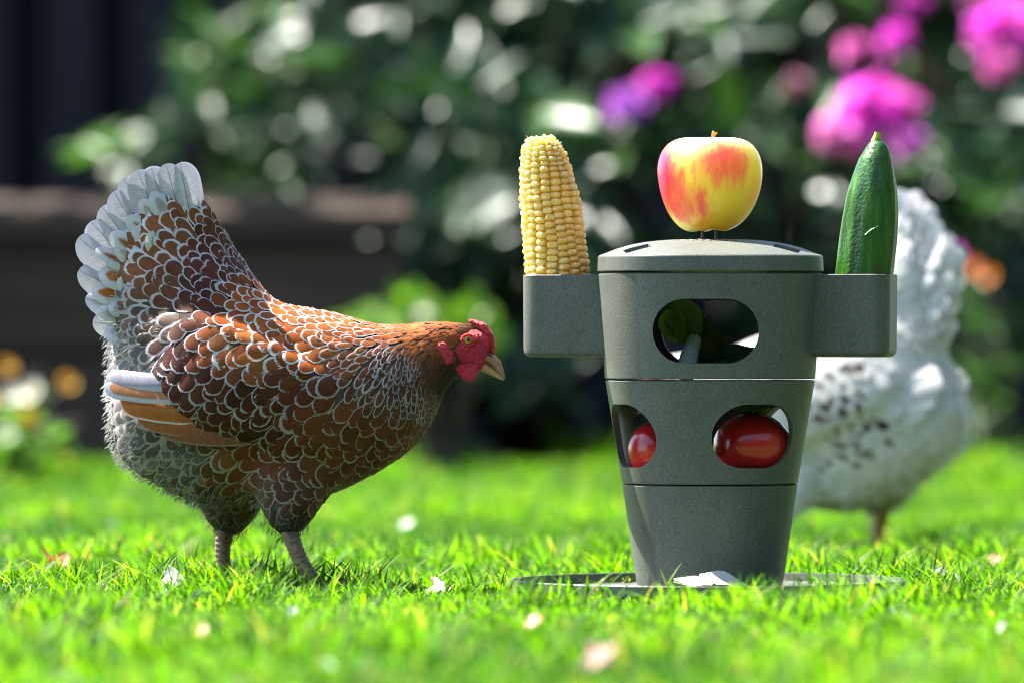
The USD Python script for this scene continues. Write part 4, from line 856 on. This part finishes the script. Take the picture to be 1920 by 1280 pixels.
    # --- legs with scales, toes and claws
    for (hx, hy, fx, fy, y0, y1) in ((545, 985, 607, 1104, -0.036, -0.040), (420, 985, 428, 1106, 0.034, 0.036)):
        q = np.linspace(0, 1, 66); pts_ = np.array([hp(hx + (fx - hx) * u - 10 * math.sin(u * math.pi), hy + (fy - hy) * u, y0 + (y1 - y0) * u) for u in q]); rad = np.interp(q, [0, .3, .75, 1], [16.5, 14.5, 12.5, 15]) * PX * (1 + 0.10 * (np.abs((q * 13) % 1 - 0.5) * 2))
        leg = put('leg', tube(pts_, rad, 16), M['leg'] if not white else M['beak'], smooth=40)
        f0 = hp(fx, fy + 2, y1)
        for (ax, ay, ln) in ((1, -0.05, 62), (0.8, -0.6, 52), (0.8, 0.55, 52), (-0.9, 0.25, 34)):
            dd = unit(np.array([ax, ay, 0])); e = f0 + dd * ln * PX; e[2] = 0.0045; mid_ = (f0 + e) / 2; mid_[2] = 0.010
            put('toe', chain([(*f0, 10 * PX), (*mid_, 8 * PX), (*e, 6.5 * PX)], edge=4 * PX, smooth=3), M['leg'] if not white else M['beak'], leg, smooth=True)
            put('claw', chain([(*e, 4.5 * PX), (*(e + dd * 9 * PX + np.array([0, 0, 0.0003])), 3 * PX), (*(e + dd * 17 * PX - np.array([0, 0, 0.0028])), 0.8 * PX)], smooth=0), M['claw'], leg, smooth=True)
    return root

hen('hen', 'brown hen with pale lacing on its feathers and a red face, leaning towards the feeder', ((HX - 960) * PX, 5.0, 0), 0.0, False, False, 5, 290)
hen('hen', 'white hen with dark speckled wing, blurred behind the feeder with its head hidden', (0.293, 6.0, 0), math.radians(-28), True, True, 6, 0)

# ------------------------------------------------------------------ lawn
gr = np.random.default_rng(17)
def blade(x, y, h, w, lean, az, bend, n=4):
    t = np.linspace(0, 1, n + 1); d = np.array([math.cos(az), math.sin(az), 0]); s = np.array([-math.sin(az + 0.6), math.cos(az + 0.6), 0]); v = []
    for ti in t[:-1]:
        c = np.array([x, y, 0]) + d * (lean * h * ti + bend * h * ti ** 2.2) + np.array([0, 0, h * (ti - 0.35 * bend * ti ** 2)])
        ww = w * (1 - ti ** 2 * 0.75); v += [c - s * ww, c + s * ww]
    v.append(np.array([x, y, 0]) + d * (lean + bend) * h + np.array([0, 0, h * (1 - 0.35 * bend)]))
    f = []
    for i in range(n - 1): f += [[2 * i, 2 * i + 1, 2 * i + 3], [2 * i, 2 * i + 3, 2 * i + 2]]
    f.append([2 * n - 2, 2 * n - 1, 2 * n]); return np.array(v), np.array(f)
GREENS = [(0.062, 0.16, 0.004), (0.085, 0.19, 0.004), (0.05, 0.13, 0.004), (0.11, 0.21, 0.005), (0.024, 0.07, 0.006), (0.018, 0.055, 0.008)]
inst = UsdGeom.PointInstancer.Define(stage, path_of(None, 'grass')); tag(inst.GetPrim(), 'short bright green lawn grass', 'grass', kind='stuff')
NP = 20; protos = []
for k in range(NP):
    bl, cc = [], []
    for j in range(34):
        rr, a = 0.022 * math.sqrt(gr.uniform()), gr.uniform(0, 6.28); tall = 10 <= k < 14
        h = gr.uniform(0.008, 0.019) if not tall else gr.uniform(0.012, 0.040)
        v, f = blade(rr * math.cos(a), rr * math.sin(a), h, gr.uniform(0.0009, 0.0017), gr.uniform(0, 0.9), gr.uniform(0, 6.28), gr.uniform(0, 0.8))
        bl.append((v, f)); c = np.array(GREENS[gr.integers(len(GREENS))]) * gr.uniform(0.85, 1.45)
        if k >= 14: c = c * np.array([0.42, 0.56, 1.3])  # deeper green grass, with shade on the lawn also put into its colour
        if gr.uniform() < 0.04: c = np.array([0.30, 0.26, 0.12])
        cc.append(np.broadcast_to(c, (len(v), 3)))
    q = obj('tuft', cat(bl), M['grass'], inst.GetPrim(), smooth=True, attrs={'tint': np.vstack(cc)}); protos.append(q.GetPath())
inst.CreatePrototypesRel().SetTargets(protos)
pos, ids = [], []
def lawn(y0, y1, dens):
    yv = y0
    area = 0
    n = int(dens * (y1 - y0) * 2 * (0.085 * (y0 + y1) / 2 + 0.18))
    y = gr.uniform(y0, y1, n); hw = 0.085 * y + 0.18; x = gr.uniform(-1, 1, n) * hw
    return np.stack([x, y, np.zeros(n)], 1)
P_ = np.vstack([lawn(3.3, 4.4, 1000), lawn(4.4, 5.8, 1500), lawn(5.8, 7.5, 900), lawn(7.5, 10.2, 700)])
tray = np.hypot(P_[:, 0] - FX, P_[:, 1] - FY) < 0.1485 + 0.006
bedz = (P_[:, 1] > 9.55) & (P_[:, 0] < 0.08) & (P_[:, 0] > -1.68)
P_ = P_[~tray & ~bedz]
lush = meshkit.fbm(np.stack([P_[:, 0] * 5, P_[:, 1] * 5, 0 * P_[:, 0]], 1), 3, 4)
ids = np.where(gr.uniform(0, 1, len(P_)) < np.clip((lush - 0.42) * 2.2, 0.05, 0.6), gr.integers(10, 14, len(P_)), gr.integers(0, 10, len(P_)))
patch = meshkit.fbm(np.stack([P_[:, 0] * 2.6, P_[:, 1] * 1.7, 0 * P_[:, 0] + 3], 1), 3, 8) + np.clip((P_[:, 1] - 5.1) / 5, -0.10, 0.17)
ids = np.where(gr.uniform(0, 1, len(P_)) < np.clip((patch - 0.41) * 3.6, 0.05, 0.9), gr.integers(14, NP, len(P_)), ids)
sc = 0.58 + 0.45 * lush + gr.uniform(-0.12, 0.12, len(P_)); ra = gr.uniform(0, 2 * math.pi, len(P_))
front = (np.hypot(P_[:, 0] - FX, P_[:, 1] - FY) < 0.24) & (P_[:, 1] < 5.0); sc[front] *= 0.5; sc *= 1 + 1.1 * np.clip((P_[:, 1] - 8.0) / 1.4, 0, 1)
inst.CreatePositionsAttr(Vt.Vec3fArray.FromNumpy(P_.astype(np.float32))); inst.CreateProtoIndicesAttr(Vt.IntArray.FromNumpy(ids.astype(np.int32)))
inst.CreateScalesAttr(Vt.Vec3fArray.FromNumpy(np.repeat(sc[:, None], 3, 1).astype(np.float32)))
inst.CreateOrientationsAttr(Vt.QuathArray([Gf.Quath(float(math.cos(a / 2)), 0.0, 0.0, float(math.sin(a / 2))) for a in ra]))

# ------------------------------------------------------------------ things lying in the grass and in the tray
def scrap(name, label, category, px, py, d, L, W, curl, col, seed, mat_='white', az=0.0, z=None, tilt=0.3, group=None, pieces=1):
    r = np.random.default_rng(seed); d = (EYE - 0.007) * FPX / (py - 640) if z is None else d; c = at(px, py, d)
    if z is not None: c[2] = z
    t = thing(name, c, label, category, az, group)
    for k in range(pieces):
        v, f = big_leaf(L * r.uniform(.8, 1.1), W * r.uniform(.8, 1.1), curl, seed + k, 9, 7); a = k * 1.9
        v = oriented(v - np.array([L / 2, 0, 0]), [math.cos(a), math.sin(a), tilt * r.uniform(0.3, 1)], [0.1 * r.normal(), -0.5, 1]) + np.array([0.4 * L * k * r.normal(), 0.3 * L * k, 0.002 * k])
        obj('blade' if name == 'fallen_leaf' else 'petal' if name == 'fallen_petal' else 'piece', (v, f), M[mat_], t, smooth=True, attrs={'tint': np.broadcast_to(np.array(col) * r.uniform(.85, 1.1), (len(v), 3))})
    return t
scrap('fallen_leaf', 'curled reddish brown leaf in the grass left of the brown hen', 'leaf', 108, 1062, 5.02, 0.020, 0.008, 0.5, (0.45, 0.12, 0.05), 1, 'greens', 1.0, pieces=2)
scrap('fallen_petal', 'white crumpled petals in the grass before the legs of the brown hen', 'petal', 312, 1106, 4.78, 0.022, 0.009, 0.6, (0.78, 0.76, 0.72), 2, 'white', 0.4, pieces=3)
scrap('fallen_petal', 'small pinkish white petal lying between the brown hen and the tray', 'petal', 818, 1108, 4.86, 0.022, 0.006, 0.3, (0.55, 0.42, 0.34), 3, 'white', 0.2, pieces=2)
scrap('fallen_petal', 'long white curled petal in dark grass right of the tray', 'petal', 1795, 1080, 4.98, 0.045, 0.006, -0.25, (0.80, 0.80, 0.80), 4, 'white', -0.25, tilt=-0.3)
scrap('fallen_petal', 'large blurred pink petal near the bottom edge of the picture', 'petal', 1115, 1248, 3.78, 0.024, 0.007, 0.4, (0.45, 0.27, 0.22), 5, 'white', 0.1, pieces=2)
scrap('fallen_leaf', 'small blurred orange leaf in the foreground below the brown hen', 'leaf', 374, 1188, 4.10, 0.012, 0.007, 0.4, (0.6, 0.22, 0.05), 6, 'greens', 0.5)
scrap('fallen_leaf', 'orange brown leaf in the foreground left of the tray', 'leaf', 1000, 1170, 4.25, 0.012, 0.006, 0.4, (0.40, 0.15, 0.05), 7, 'greens', 0.2)
scrap('fallen_leaf', 'reddish leaf in the grass at the right edge behind the white curled petal', 'leaf', 1860, 1058, 5.25, 0.022, 0.008, 0.3, (0.42, 0.18, 0.07), 8, 'greens', 0.3)
scrap('fallen_petal', 'pale petal in the blurred grass behind the legs of the brown hen', 'petal', 760, 985, 6.3, 0.012, 0.006, 0.4, (0.75, 0.72, 0.68), 9, 'white', 0.5)
for i, (px, py, d) in enumerate([(55, 1108, 4.7), (193, 1104, 4.72), (545, 1150, 4.42), (1672, 1148, 4.5), (1697, 1155, 4.45), (210, 985, 5.7), (620, 1250, 3.75), (1880, 1180, 4.2), (960, 1215, 3.95)]):
    scrap('fallen_petal', ['tiny white petal at the left edge of the lawn', 'tiny white petal in the grass below the tail of the brown hen', 'white petal in the foreground below the feet of the brown hen', 'white petal below the right end of the tray, the left of two', 'white petal below the right end of the tray, the right of two', 'pale petal in the blurred grass under the tail of the brown hen', 'large white blur of a petal at the bottom below the brown hen', 'pale petal in the foreground at the right edge', 'white petal in the foreground between the hen and the tray'][i], 'petal', px, py, d, 0.008, 0.0036, 0.5, (0.8, 0.8, 0.78), 40 + i, 'white', i * 0.7)
scrap('vegetable_scrap', 'thick cream coloured cabbage piece in the tray before the feeder', 'vegetable scrap', 1306, 1090, 4.90, 0.034, 0.0075, 0.02, (0.80, 0.74, 0.58), 11, 'white', 0.1, z=0.0125, tilt=-0.10)
scrap('vegetable_scrap', 'translucent pale leaf piece standing against the foot of the feeder', 'vegetable scrap', 1362, 1087, 4.915, 0.040, 0.009, -0.15, (0.62, 0.66, 0.68), 12, 'white', 0.0, z=0.0145, tilt=-0.2)
for i, (px, py) in enumerate(((1242, 1085), (1258, 1087))):
    c = at(px, py, 4.90); t = thing('grass_clipping', (c[0], c[1], 0.0048), ['narrow green grass clipping standing in the tray, the left of two', 'broader pale green grass clipping standing in the tray, the right of two'][i], 'grass clipping')
    v, f = blade(0, 0, 0.024 - 0.004 * i, 0.0016 + 0.0008 * i, 0.5 - i, 0.0, 0.1); obj('blade', (v, f), M['grass'], t, smooth=True, attrs={'tint': np.broadcast_to((0.12, 0.17, 0.04) if i == 0 else (0.25, 0.28, 0.14), (len(v), 3))})
